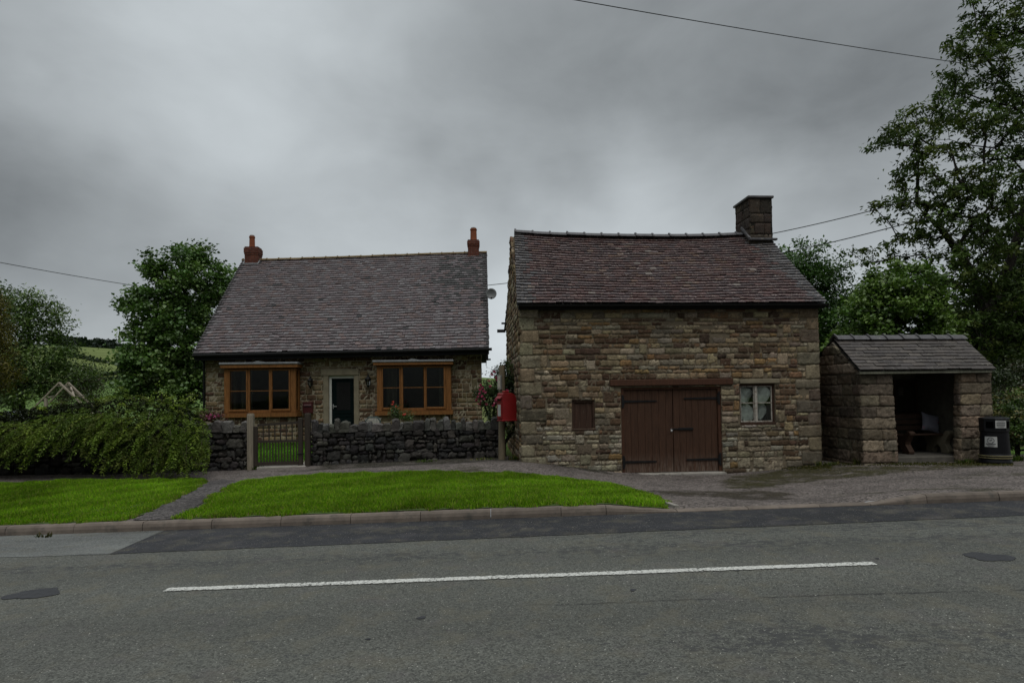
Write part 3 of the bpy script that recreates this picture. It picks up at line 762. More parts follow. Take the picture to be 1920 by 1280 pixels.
mz = Masonry(rs)
rects, talls = courses(0, cw, CZ0, czw, (.135, .205), (.26, .5), rs, .05, .004)
for h in holes: rects = cut(rects, h); talls = cut(talls, h)
talls = [t for t in talls if t[3] - t[2] > .22 and t[1] - t[0] > .15]
for t in talls: rects = cut(rects, t)
for r in rects + talls: mz.stone(r, fnB, pal(PCt, rs, .2), gap=.007, out=.0025, rough=.003, bulge=.0, cell=.06, jit=.003, rnd=.006)
for xp, sg in ((0, -1), (cw, 1)):
    for r in courses(0, cD, CZ0, czw, (.14, .2), (.26, .5), rs, 0, .004)[0]:
        mz.stone(r, lambda u, v, w, xp=xp, sg=sg: np.c_[xp + sg * w, u, v], pal(PCt, rs, .2), gap=.008, out=.002, rough=.004, bulge=.003, cell=.12, jit=.003)
cwall = mz.build('wall', 'cottage_stone', cot)
# roof corners from the photograph
rd = 4.3
EL = CF.L(362, 664, -.45); ER = CF.L(917, 652, -.45); RL = CF.L(455, 489, rd); RR = CF.L(913, 474, rd)
EL, ER, RL, RR = (EL[0], -.45, EL[1]), (ER[0], -.45, ER[1]), (RL[0], rd, RL[1]), (RR[0], rd, RR[1])
mb = MB(); core(mb, [(.02, cw - .02, CZ0, czw)], holes[:1] + holes[4:], -.0005, .35)
mb.box(.02, cw - .02, cD - .3, cD, CZ0, czw)
zr0 = RL[2] - .25; zr1 = RR[2] - .25
for x0, x1, zr in ((.01, .3, zr0), (cw - .3, cw - .01, zr1)):
    mb.prism([(.36, CZ0), (cD - .31, CZ0), (cD - .31, czw), (cD, czw), (rd, zr), (.0, czw), (.36, czw)], 'x', x0, x1)
mb.build('mortar', 'cottage_mortar', cwall)
mb = MB(); mb.box(.3, cw - .3, 2.6, 2.65, CZ0, czw); mb.box(.3, cw - .3, .36, 2.6, czw - .35, czw - .33); mb.box(.3, cw - .3, .36, 2.6, CZ0, -.0); mb.box(cw * .36, cw * .38, .4, 2.6, 0, czw - .36); mb.box(cw * .58, cw * .6, .4, 2.6, 0, czw - .36)
mb.build('inner_wall', 'room', cot)
def pCT(rs, u, v):
    c = rs.choice([(.108, .084, .084), (.102, .085, .088), (.116, .084, .079), (.116, .102, .105), (.106, .084, .087), (.09, .075, .077), (.13, .118, .12)])
    if u < .012 or u > .985 - .01 * v: c = (.04, .035, .035)
    d = ((u - .90) / .09) ** 2 + ((v - .72) / .22) ** 2
    if rs.random() < .75 * math.exp(-d * .8): c = (.05, .048, .047)
    if rs.random() < .012: c = (.035, .033, .034)
    k = rs.uniform(.88, 1.12); return tuple(x * k for x in c)
csag = lambda u, v: .01 * math.sin(7 * u + 3 * v) - .02 * math.sin(math.pi * u) * v
roof = tiled([(EL, ER, RL, RR), ((EL[0], 2 * rd + .45, EL[2]), (ER[0], 2 * rd + .45, ER[2]), RL, RR)], 39, .19, .030, pCT, rs, 'roof', 'cottage_tile', cot, csag, .006)
ridge((RL[0], rd, RL[2] + .02), (RR[0], rd, RR[2] + .02), 21, .115, 'ridge_ochre', roof, lambda u: csag(u, 1), 'ridge_tiles', rs=rs)
# dark eaves: soffit, fascia and gutter
mb = MB()
for (xa, za, xb, zb_) in ((EL[0] + .02, EL[2], ER[0], ER[2]),):
    mb.add([(xa, -.42, za - .22), (xb, -.42, zb_ - .22), (xb, -.42, zb_ - .01), (xa, -.42, za - .01), (xa, -.39, za - .22), (xb, -.39, zb_ - .22), (xb, -.39, zb_ - .01), (xa, -.39, za - .01)],
           [(0, 1, 2, 3), (7, 6, 5, 4), (0, 4, 5, 1), (3, 2, 6, 7), (0, 3, 7, 4), (1, 5, 6, 2)])
    mb.add([(xa, -.39, za - .20), (xb, -.39, zb_ - .20), (xb, .02, zb_ - .20), (xa, .02, za - .20), (xa, -.39, za - .17), (xb, -.39, zb_ - .17), (xb, .02, zb_ - .17), (xa, .02, za - .17)],
           [(0, 1, 2, 3), (7, 6, 5, 4), (0, 4, 5, 1), (3, 2, 6, 7), (0, 3, 7, 4), (1, 5, 6, 2)])
mb.build('eaves_board', 'black_paint', roof)
mb = MB()
mb.tube([(EL[0], -.49, EL[2] - .05), (ER[0] + .10, -.49, ER[2] - .05)], .055, 8); gut = mb.build('gutter', 'black_paint', cot)
mb = MB(); mb.tube([(-.02, -.06, EL[2] - .2), (-.02, -.06, CZ0)], .035, 8); mb.tube([(.0, -.45, EL[2] - .1), (-.02, -.06, EL[2] - .25)], .035, 8); mb.build('downpipe', 'black_paint', cot)
for (e, r_, s_) in ((EL, RL, -1), (ER, RR, 1)):   # a barge board up each verge
    mb = MB()
    for (y0_, y1_) in ((e[1], rd), (2 * rd - e[1], rd)): mb.bar((e[0] - s_ * .03, y0_ + .03 * (1 if y0_ < rd else -1), e[2] - .11), (r_[0] - s_ * .03, y1_, r_[2] - .13), .03, .18)
    mb.build('barge_board', 'black_paint', roof)
mb = MB(); mb.box(ER[0] - .12, ER[0] - .03, -.40, .1, ER[2] - .42, ER[2] - .22); mb.tube([(ER[0] - .05, -.2, ER[2] - .40), (ER[0] + .06, -.2, ER[2] - .40)], .03, 6)
mb.build('eaves_end', 'black_paint', roof)
# chimneys: brick stack, corbel band, clay pot
for (pxa, pxb, ptop, pband, pbase, pot, pot_top, nm) in ((457, 485, 462, 474, 496, (467.5, 478), 441, 0), (875.5, 900, 449, 458, 492, (881.5, 894), 427, 1)):
    yo = rd - .24; a = CF.L(pxa + 1.5, ptop, yo); b = CF.L(pxb - 1.5, pbase, yo); z1 = a[1]; z0 = b[1]; x0, x1 = a[0], b[0]; zb_ = CF.L(pxa, pband, yo)[1]
    mb = MB(); mb.box(x0, x1, rd - .24, rd + .24, z0 - .5, z1 - .02); mb.box(x0 - .03, x1 + .03, rd - .27, rd + .27, zb_, z1 - .06, None, .008); mb.box(x0 - .015, x1 + .015, rd - .255, rd + .255, zb_ - .07, zb_ - .001); mb.box(x0 + .0, x1 - .0, rd - .23, rd + .23, z1 - .055, z1)
    st = mb.build('chimney', 'brick_red', roof)
    pa = CF.L(pot[0], pot_top, rd); pb = CF.L(pot[1], pot_top, rd); r_ = (pb[0] - pa[0]) / 2; cx = (pa[0] + pb[0]) / 2; zt = pa[1]
    mb = MB(); mb.lathe([(r_ * 1.05, z1 - .0), (r_ * .98, z1 + .1), (r_ * .92, zt - .13), (r_ * 1.05, zt - .12), (r_ * 1.05, zt - .07), (r_ * .9, zt - .06), (r_ * .9, zt - .05), (r_ * .7, zt - .05)], cx, rd, 20); mb.build('chimney_pot', 'terracotta', st, smooth=False)
    mb = MB(); mb.lathe([(r_ * .85, zt - .05), (r_ * .85, zt - .02), (r_ * .5, zt + .01), (r_ * .1, zt + .018)], cx, rd, 16); mb.build('pot_cap', 'grey_box', st)
    mb = MB(); fz = CF.L((pxa + pxb) / 2, pbase, yo)[1]
    sl = (RL[2] - EL[2]) / (rd + .45)
    mb.bar((x0 - .04, rd - .29, fz - .02), (x1 + .04, rd - .29, fz - .02), .05, .13, up=(0, -sl, 1)); mb.bar((x1 + .03, rd - .3, fz + .02), (x1 + .03, rd, fz + .02 + .3 * sl), .05, .05)
    mb.bar((x0 - .03, rd - .3, fz + .02), (x0 - .03, rd, fz + .02 + .3 * sl), .05, .05)
    mb.build('lead_flashing', 'lead', st)
# bays
MUL = (((429, 464), (468.5, 504), (508.5, 545)), ((716, 751), (755.5, 794.5), (798.5, 835)))
GL = (((431, 461.5), (468.7, 504), (510.5, 541.5)), ((718, 749), (756, 793.5), (800, 832)))
for bi, b in enumerate(bays):
    x0, x1, z0, z1 = b['x0'], b['x1'], b['z0'], b['z1']; y = BY; post = .15
    fr = MB()
    xs = [CF.L(p, 720, BY)[0] for p in ((429, 464.5, 468.5, 504, 508.5, 545) if bi == 0 else (716, 751, 755.5, 794.5, 798.5, 836))]
    gs = [[CF.L(p, 720, BY)[0] for p in q] for q in GL[bi]]
    # corner posts, mullions, head, sill rail
    fr.box(x0, xs[0] - .002, y, y + .12, z0, z1, None, .008); fr.box(xs[5] + .002, x1, y, y + .12, z0, z1, None, .008)
    for a, c in ((xs[1], xs[2]), (xs[3], xs[4])): fr.box(a, c, y + .004, y + .10, z0 + .002, z1 - .002, None, .006)
    for a, c in ((xs[0], xs[1]), (xs[2], xs[3]), (xs[4], xs[5])): fr.box(a + .001, c - .001, y + .008, y + .1, z0 + .002, z0 + .10, None, .006); fr.box(a + .001, c - .001, y + .008, y + .1, z1 - .05, z1 - .002, None, .006)
    # returns
    for xa, xb in ((x0 + .004, x0 + .10), (x1 - .10, x1 - .004)):
        fr.box(xa, xb, -.14, -.005, z0 + .002, z1 - .002, None, .006); fr.box(xa + .003, xb - .003, y + .122, -.142, z0 + .003, z0 + .10, None, .006); fr.box(xa + .003, xb - .003, y + .122, -.142, z1 - .07, z1 - .003)
    bay = fr.build('bay_window', 'oak', cot)
    for k, (a, c) in enumerate(gs):
        # opening lights have their own frames, the middle light is fixed
        zl, zh = z0 + .10, z1 - .05
        if k != 1:
            sa, sb = (xs[0], xs[1]) if k == 0 else (xs[4], xs[5]); s_ = MB()
            s_.box(sa + .003, a, y - .018, y + .05, zl - .045, zh + .02, None, .008); s_.box(c, sb - .003, y - .018, y + .05, zl - .045, zh + .02, None, .008)
            s_.box(a + .001, c - .001, y - .018, y + .05, zl - .045, zl + .03, None, .008); s_.box(a + .001, c - .001, y - .018, y + .05, zh - .03, zh + .02, None, .008)
            s_.build('casement', 'oak', bay); zl += .03; zh -= .03
        p_ = MB(); p_.box(a, c, y + .022, y + .028, zl, zh); p_.build('pane', 'glass', bay)
        zg = CF.L(600, 731 if bi == 0 else 728.5, BY)[1]; q = MB(); q.box(a, c, y + .008, y + .021, zg - .012, zg + .012); q.build('glazing_bar', 'oak', bay)
    for xa in (x0 + .05, x1 - .05):
        p_ = MB(); p_.box(xa - .003, xa + .003, y + .122, -.142, z0 + .1, z1 - .07); p_.build('side_pane', 'glass', bay)
    s_ = MB(); s_.prism([(x0 - .06, y - .09), (x1 + .06, y - .09), (x1 + .06, .0), (x0 - .06, .0)], 'z', b['sz'] - .01, z0 - .002); s_.build('sill', 'oak', bay)
    s_ = MB(); s_.box(b['fx0'], b['fx1'], y - .12, -.01, b['fz0'], b['fz1'] - .075, None, .006); s_.build('fascia', 'oak', bay)
    s_ = MB(); s_.box(b['fx0'] - .02, b['fx1'] + .02, y - .15, .0, b['fz1'] - .073, b['fz1'] - .005, None, .01)
    xm = (b['fx0'] + b['fx1']) / 2; s_.add([(xm - .2, y - .14, b['fz1'] - .01), (xm + .25, y - .14, b['fz1'] - .01), (xm - .05, y - .14, b['fz1'] + .05), (xm - .05, -.01, b['fz1'] + .05), (xm - .2, -.01, b['fz1'] - .01), (xm + .25, -.01, b['fz1'] - .01)], [(0, 1, 2), (0, 2, 3, 4), (1, 5, 3, 2), (4, 3, 5), (0, 4, 5, 1)])
    s_.build('lead_roof', 'lead', bay)
    # stone below the sill
    mz = Masonry(rs)
    for r in courses(x0 + .02, x1 - .02, CZ0, b['sz'] - .012, (.14, .19), (.26, .45), rs, 0, .004)[0]: mz.stone(r, lambda u, v, w: np.c_[u, BY + .03 - w, v], pal(PCt, rs, .2), gap=.007, out=.0025, rough=.003, bulge=.0, cell=.06, jit=.003)
    for xp, sg in ((x0 + .02, -1), (x1 - .02, 1)):
        for r in courses(BY + .03, 0, CZ0, b['sz'] - .012, (.14, .19), (.26, .45), rs, 0, .004)[0]: mz.stone(r, lambda u, v, w: np.c_[xp + sg * w, u, v], pal(PCt, rs, .2), gap=.008, out=.002, rough=.004, bulge=.003, cell=.12, jit=.003)
    bs = mz.build('bay_base', 'cottage_stone', bay)
    s_ = MB(); s_.box(x0 + .02, x1 - .02, BY + .0305, .0, CZ0, b['sz'] - .014); s_.build('base_mortar', 'cottage_mortar', bay)
    # curtain inside
    n = 30
    for xa, xb in ((x0 + .16, x0 + .55), (x1 - .5, x1 - .14)):
        cu = MB(); top = []
        for i in range(n + 1): xx = xa + (xb - xa) * i / n; yy = .5 + .035 * math.sin(i * 1.7); top.append((xx, yy))
        poly = top + [(p[0], p[1] + .012) for p in reversed(top)]
        vs = [(p[0], p[1], z) for z in (z0, z1) for p in poly]; m_ = len(poly)
        cu.add(vs, [(i, (i + 1) % m_, m_ + (i + 1) % m_, m_ + i) for i in range(m_)]); cu.build('curtain', 'curtain', bay)
# door case
mb = MB(); mb.box(c_lin[0], c_lin[1], -.06, .15, c_lin[2], c_lin[3], None, .012); mb.build('door_lintel', 'stone_dressed', cot)
for j in (jl, jr): mb = MB(); mb.box(j[0], j[1], -.045, .15, j[2], j[3] - .003, None, .012); mb.build('door_jamb', 'stone_dressed', cot)
mb = MB(); fx = CF.L(621, 750)[0]; dt = CF.L(640, 709)[1]
mb.box(c_dr[0] + .002, fx, .06, .16, CZ0, dt); mb.box(c_dr[0] + .002, c_dr[1] - .002, .06, .16, dt, c_dr[3] - .002); mb.build('door_frame', 'white_paint', cot)
mb = MB(); a, b_ = fx + .003, c_dr[1] - .003; zt = dt - .003; zb0 = CF.L(640, 812)[1]
mb.box(a, b_, .10, .15, zb0, zt)
for (u0, u1, v0, v1) in ((.12, .45, .06, .26), (.55, .88, .06, .26), (.14, .86, .30, .31), (.14, .86, .36, .38)):
    mb.box(a + (b_ - a) * u0, a + (b_ - a) * u1, .085, .1, zb0 + (zt - zb0) * v0, zb0 + (zt - zb0) * v1, None, .006)
door = mb.build('front_door', 'door_green', cot)
mb = MB(); mb.box(a + (b_ - a) * .2, a + (b_ - a) * .8, .09, .099, zb0 + (zt - zb0) * .42, zb0 + (zt - zb0) * .93, None, .004); mb.build('door_glass', 'black_paint', door)
mb = MB(); xm = (a + b_) / 2; zm = zb0 + (zt - zb0) * .68
for s_ in (-1, 1): mb.tube([(xm, .088, zm - .42), (xm + s_ * .07, .088, zm - .2), (xm + s_ * .02, .088, zm - .02), (xm + s_ * .08, .088, zm + .12), (xm, .088, zm + .36)], .006, 5)
mb.build('leaded_pattern', 'black_iron', door)
mb = MB(); z = CF.L(625, 762)[1]; mb.box(a + .03, a + .06, .085, .1, z - .08, z + .08, None, .004); mb.box(a + .04, a + .18, .05, .07, z - .01, z + .012, None, .006); mb.build('door_handle', 'steel', door)
mb = MB(); mb.box(c_dr[0] - .2, c_dr[1] + .2, -.45, .05, CZ0, zb0 - .003, None, .015); mb.build('door_step', 'concrete', cot)
# lanterns, letter box, dish
for (px, py0, py1, lab) in ((584.5, 703, 728, 'black coach lantern on the cottage wall between the letter box and the door'), (692, 699, 727, 'black coach lantern on the cottage wall beside the bay farther from the hedge')):
    a = CF.L(px, py0); b_ = CF.L(px, py1); H = a[1] - b_[1]
    ln = thing('wall_lantern', lab, 'lantern', CF.W(a[0], -.2, b_[1]), CF.a, 'black lanterns beside the cottage door')
    k = H / .55
    mb = MB(); mb.lathe([(.015, 0), (.03, .03), (.05, .07), (.055, .08), (.055, .095)], 0, 0, 6); mb.lathe([(.115 * 1.0, .31), (.12, .325), (.08, .38), (.035, .43), (.03, .45), (.012, .47), (.012, .55)], 0, 0, 6)
    for i in range(6):
        t_ = i * math.pi / 3; mb.tube([(.055 * math.cos(t_), .055 * math.sin(t_), .09), (.11 * math.cos(t_), .11 * math.sin(t_), .315)], .009, 5)
    mb.build('lantern_cage', 'black_iron', ln)
    mb = MB(); mb.lathe([(.05, .095), (.10, .31)], 0, 0, 6); mb.build('lantern_glass', 'glass', ln)
    mb = MB(); mb.lathe([(.02, .1), (.022, .22), (.008, .235)], 0, 0, 8); mb.build('candle_tube', 'paper', ln)
    mb = MB(); mb.box(-.04, .04, .17, .195, .12, .4, None, .01); mb.tube([(0, .18, .36), (0, .12, .46), (0, .03, .50), (0, 0, .5)], .012, 6); mb.build('wall_bracket', 'black_iron', ln)
    ln.scale = (k, 1, k)
r = CF.rect(569.5, 753, 588, 774.5)
lb = thing('letter_box', 'dark red letter box fixed to the cottage wall beside the bay', 'letter box', CF.W((r[0] + r[1]) / 2, -.02, r[2]), CF.a); w_ = (r[1] - r[0]) / 2; h_ = r[3] - r[2]
mb = MB(); mb.box(-w_, w_, -.12, 0, 0, h_, None, .012); mb.build('box_body', 'mailbox_red', lb)
mb = MB(); mb.prism([(-.15, h_ * .66), (-.122, h_ * .66), (-.122, h_ * .80), (-.126, h_ * .80)], 'x', -w_ * .75, w_ * .75); mb.build('flap', 'mailbox_red', lb)
mb = MB(); mb.box(-w_ * .7, w_ * .7, -.124, -.121, h_ * .56, h_ * .65); mb.build('slot', 'black_paint', lb)
p = CF.L(921, 551, 1.5)
sd_ = thing('satellite_dish', 'small grey satellite dish on the cottage gable', 'satellite dish', CF.W(p[0], 1.5, p[1]), CF.a)
mb = MB(); prof = []; n = 24
vs = []; fs = []
for i in range(5):
    rr = .21 * i / 4 + .001
    for k in range(n): t_ = 2 * math.pi * k / n; vs.append((rr * math.cos(t_), -.07 * (rr / .21) ** 2, rr * math.sin(t_)))
for i in range(4):
    for k in range(n): k2 = (k + 1) % n; fs.append((i * n + k, i * n + k2, (i + 1) * n + k2, (i + 1) * n + k))
nv = len(vs); vs += [(x, y + .012, z) for x, y, z in vs]; fs += [tuple(j + nv for j in reversed(f)) for f in fs]
for k in range(n): k2 = (k + 1) % n; fs.append((4 * n + k, 4 * n + k2, nv + 4 * n + k2, nv + 4 * n + k))
mb.add(vs, fs); mb.build('dish', 'dish_grey', sd_, smooth=True)
mb = MB(); mb.tube([(0, 0, -.18), (0, -.28, -.22)], .012, 6); mb.box(-.03, .03, -.34, -.26, -.25, -.18, None, .01); mb.build('receiver_arm', 'black_paint', sd_)
mb = MB(); mb.tube([(0, .02, 0), (-.03, .06, -.1), (-(p[0] - cw) - .0, .06, -.14)], .018, 6); mb.build('bracket', 'black_iron', sd_)
M['floor_dark'] = mat('floor_dark', (.09, .082, .068), .95, .4, 4, bscale=60, bstr=.5, stain=(.04, .04, .022))
M['bench_stone'] = mat('bench_stone', (.12, .10, .075), .95, .35, 6, bscale=60, bstr=.5, stain=(.06, .05, .04))
# ================================================================== THE BUS SHELTER
rs = random.Random(31)
SF = Frame(1617, 868, 13.2, math.atan(75 / F))
shl = thing('bus_shelter', 'small open fronted stone shelter with slate roof and wide doorway', 'shelter', SF.o, SF.a)
sw = SF.L(1859, 760)[0]; sD = 2.1; sze = SF.L(1740, 697)[1]; SZ0 = -.55
pl = SF.L(1674, 780)[0]; pr = SF.L(1803, 780)[0]
PS = [(.18, .138, .096), (.145, .11, .08), (.21, .168, .12), (.12, .093, .068), (.23, .19, .14), (.165, .13, .094)]
mz = Masonry(rs)
kw = dict(gap=.005, out=.006, rough=.011, bulge=.006, cell=.042, jit=.005, rnd=.008)
zs_ = [SF.L(1640, y)[1] for y in (704, 720, 741, 762, 783, 804, 825, 846, 868)]; zs_[0] = sze - .03; zs_.append(SZ0)
rows = list(zip(zs_[1:], zs_[:-1]))
bat = lambda v: (sze - v) * .035          # the walls lean in a little towards the eaves
for i, (z0, z1) in enumerate(rows):
    for (a, b, side) in ((0, pl, 0), (pr, sw, 1)):
        spl = [a, b] if i % 3 == 1 else [a, a + (b - a) * rs.uniform(.3, .7), b]
        for u0, u1 in zip(spl[:-1], spl[1:]):
            def fn(u, v, w, a=a, b=b, side=side):
                t = (u - a) / (b - a); uu = u + bat(v) * (t if side == 0 else -(1 - t)); return np.c_[uu, -w - bat(v) * .6, v]
            mz.stone((u0, u1, z0, z1), fn, pal(PS, rs, .28), **kw)
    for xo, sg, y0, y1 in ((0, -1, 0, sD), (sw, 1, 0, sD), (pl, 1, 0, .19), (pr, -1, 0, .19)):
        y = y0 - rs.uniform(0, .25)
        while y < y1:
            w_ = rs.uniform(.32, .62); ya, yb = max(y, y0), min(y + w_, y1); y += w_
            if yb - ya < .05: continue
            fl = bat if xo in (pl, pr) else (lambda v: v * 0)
            mz.stone((ya, yb, z0, z1), lambda u, v, w, xo=xo, sg=sg, fl=fl: np.c_[xo + sg * (w + fl(v)), u - bat(v) * .6 * (u < .01), v], pal([(.085, .065, .046), (.066, .052, .038), (.10, .077, .055)] if xo == 0 else PS, rs, .25), **kw)  # left side stones coloured darker, standing for shade in the gap
srz = SF.L(1680, 636, 1.05)[1]
for xo, sg in ((0, -1), (sw, 1)):
    z = sze
    while z < srz - .1:
        hw = sD / 2 * (1 - (z + .12 - sze) / (srz - sze)); y = sD / 2 - hw
        while y < sD / 2 + hw - .1:
            yb = min(y + rs.uniform(.3, .55), sD / 2 + hw)
            mz.stone((y, yb, z, min(z + .23, srz)), lambda u, v, w: np.c_[xo + sg * w, u, np.minimum(v, sze + (srz - sze) * (1 - np.abs(u - sD / 2) / (sD / 2)) - .03)], pal(PS, rs, .28), **kw); y = yb
        z += .23
swall = mz.build('wall', 'shelter_stone', shl)
mb = MB()
mb.box(.01, pl - .006, .01, .185, SZ0, sze - .03); mb.box(pr + .006, sw - .01, .01, .185, SZ0, sze - .03)
mb.box(.01, .34, .19, sD, SZ0, sze - .03); mb.box(sw - .34, sw - .01, .19, sD, SZ0, sze - .03)
for x0, x1 in ((.035, .3), (sw - .3, sw - .035)): mb.prism([(.05, sze - .028), (sD - .05, sze - .028), (sD / 2, srz - .06)], 'x', x0, x1)
mb.build('mortar', 'shelter_mortar', swall)
mb = MB(); mb.box(.342, sw - .342, sD - .30, sD, SZ0, sze); mb.box(.342, .365, .2, sD - .301, SZ0, sze - .035); mb.box(sw - .365, sw - .342, .2, sD - .301, SZ0, sze - .035); mb.build('inner_wall', 'render_wall', shl)
mb = MB(); fz = SF.L(1740, 853, .4)[1]; mb.box(pl - .25, pr + .25, .15, sD - .3, SZ0, fz, None, .02); mb.build('floor_slab', 'floor_dark', shl)
def pST(rs, u, v):
    c = rs.choice([(.066, .056, .05), (.055, .047, .043), (.075, .064, .056), (.06, .052, .049)]); k = rs.uniform(.8, 1.25); return tuple(x * k for x in c)
sEL, sER = SF.L(1612, 694, -.14), SF.L(1867, 692, -.14); sRL, sRR = SF.L(1563, 636, sD / 2), SF.L(1806, 634, sD / 2)
A = (sEL[0], -.14, sEL[1]); B = (sER[0], -.14, sER[1]); Cc_ = (sRL[0], sD / 2, sRL[1]); D_ = (sRR[0], sD / 2, sRR[1])
sroof = tiled([(A, B, Cc_, D_), ((A[0], sD + .14, A[2]), (B[0], sD + .14, B[2]), Cc_, D_)], 10, .30, .016, pST, rs, 'roof', 'shelter_tile', shl, None, .014)
ridge((Cc_[0], sD / 2, Cc_[2] + .0), (D_[0], sD / 2, D_[2] + .0), 8, .15, 'ridge_slate', sroof, None, 'ridge_tiles', rs=rs)
mb = MB(); mb.box(sEL[0] + .03, sER[0] - .05, -.11, -.06, sze - .035, sEL[1] - .012, None, .006); mb.build('fascia', 'beam_grey', shl)
mb = MB(); mb.box(.05, sw - .05, -.02, .3, sze - .025, sze + .08); mb.build('lintel_beam', 'dark_wood', shl)
# notice board on the inner wall
nb = SF.rect(1677, 712, 1719, 776, sD - .33)
t = thing('notice_board', 'dark framed notice board on the inside wall of the stone shelter', 'notice board', SF.W((nb[0] + nb[1]) / 2, sD - .305, nb[2]), SF.a); w_ = (nb[1] - nb[0]) / 2; h_ = nb[3] - nb[2]
mb = MB()
for a in ((-w_, -w_ + .05, 0, h_), (w_ - .05, w_, 0, h_), (-w_ + .05, w_ - .05, 0, .05), (-w_ + .05, w_ - .05, h_ - .05, h_)): mb.box(a[0], a[1], -.05, 0, a[2], a[3], None, .006)
mb.build('board_frame', 'bench_wood', t)
mb = MB(); mb.box(-w_ + .05, w_ - .05, -.025, -.005, .05, h_ - .05); mb.build('board_panel', 'dark_wood', t)
mb = MB(); mb.box(-w_ * .6, -w_ * .2, -.03, -.026, h_ * .55, h_ * .8); mb.build('pinned_paper', 'floor_dark', t)
# bench with scrolled stone ends
by_ = .95
bx0, bx1 = SF.L(1686, 830, by_)[0], SF.L(1789, 830, .60)[0]
bz = gz1(*SF.W(0, .8, 0).xy); bz = fz
seat_z = SF.L(1790, 812, .7)[1]
bench = thing('bench', 'dark wooden bench on scrolled stone ends inside the shelter', 'bench', SF.W(0, 0, fz), SF.a)
sh_ = seat_z - fz
def scroll():
    pts = [(.62, 0), (.60, .06), (.66, .14), (.72, .22), (.70, .30), (.62, sh_ - .06), (.57, sh_ - .02), (.56, sh_ + .03), (.60, sh_ + .075), (.68, sh_ + .075), (.73, sh_ + .03), (.78, sh_ - .02), (.95, sh_ - .03), (1.15, sh_ - .0), (1.26, sh_ + .18), (1.31, sh_ + .42), (1.36, sh_ + .44), (1.42, sh_ + .38), (1.40, sh_ + .1), (1.34, sh_ - .15), (1.28, .2), (1.32, .06), (1.34, 0), (1.1, 0), (1.06, .12), (.95, .2), (.86, .12), (.84, 0)]
    return pts
for x0 in (bx0 - .02, bx1 - .14):
    mb = MB(); mb.prism(scroll(), 'x', x0, x0 + .14); e = mb.build('bench_end', 'bench_wood' if x0 < bx0 else 'stone_dressed', bench)  # left end takes dark wood colour for shade; right end paler, as if lit
    m_ = e.modifiers.new('bevel', 'BEVEL'); m_.width = .015; m_.segments = 2
mb = MB()
for y_ in (.74, .86, .98, 1.10): mb.box(bx0 + .122, bx1 - .142, y_, y_ + .10, sh_ - .04 - (y_ - .74) * .06, sh_ - .0 - (y_ - .74) * .06, None, .008)
mb.build('seat', 'bench_wood', bench)
mb = MB()
for k in range(3): mb.bar((bx0 + .122, 1.2 + .04 * k, sh_ + .12 + .14 * k), (bx1 - .142, 1.2 + .04 * k, sh_ + .12 + .14 * k), .03, .11)
mb.build('backrest', 'bench_wood', bench)
cl, cr = SF.L(1730, 812, 1.0), SF.L(1766, 778, 1.0); cx = (cl[0] + cr[0]) / 2; cs = (cr[0] - cl[0])
n = 14; U, V = np.meshgrid(np.linspace(-1, 1, n), np.linspace(-1, 1, n), indexing='ij')
fat = (1 - np.abs(U) ** 3.5) * (1 - np.abs(V) ** 3.5); pin = 1 - .14 * (1 - np.abs(V)) * np.abs(U) ** 2
u = U * cs * .46 * (1 - .12 * (1 - V ** 2) * 1); v = V * cs * .46 * (1 - .12 * (1 - U ** 2))
th = .085 * fat ** .55
Pf = np.stack([u, -th, v], -1).reshape(-1, 3); Pb = np.stack([u, th, v], -1).reshape(-1, 3)
id_ = np.arange(n * n).reshape(n, n); q = np.stack([id_[:-1, :-1], id_[1:, :-1], id_[1:, 1:], id_[:-1, 1:]], -1).reshape(-1, 4)
cu = link_mesh('cushion', np.r_[Pf, Pb], np.r_[q, q[:, ::-1] + n * n], 'cushion', None, None, None, True)
cu.location = SF.W(cx, 1.06, seat_z + cs * .47); cu.rotation_euler = (R(-16), R(14), SF.a); tag(cu, 'pale patterned cushion propped on the bench in the shelter', 'cushion')

# ================================================================== THE LITTER BIN
p = at(1866, 862, 12.85); zg_ = gz1(p.x, p.y)
litter = thing('litter_bin', 'black litter bin with gold bands beside the stone shelter', 'litter bin', (p.x, p.y, zg_), R(0))
S = 12.85 / F; H = (861 - 775) * S
zz = lambda py: (861 - py) * S
r0 = 23.5 * S
mb = MB(); mb.lathe([(r0 * 1.06, 0), (r0 * 1.08, zz(857)), (r0 * 1.02, zz(852)), (r0 * 1.06, zz(850)), (r0 * 1.06, zz(846)), (r0 * .98, zz(842)), (r0 * .91, zz(803)), (r0 * .95, zz(801)), (r0 * .95, zz(799)), (r0 * .5, zz(799))], 0, 0, 40); body = mb.build('body', 'bin_black', litter)
for py in (849.5, 845.5): mb = MB(); mb.lathe([(r0 * 1.062, zz(py) - .006), (r0 * 1.085, zz(py) - .005), (r0 * 1.085, zz(py) + .008), (r0 * 1.062, zz(py) + .01)], 0, 0, 40); mb.build('gold_band', 'gold_band', body)
mb = MB()   # hood: eight posts' worth of panels with open mouths
rh = r0 * .96; n = 8; off = R(22.5 - 12); ztop, zbot = zz(778), zz(799)
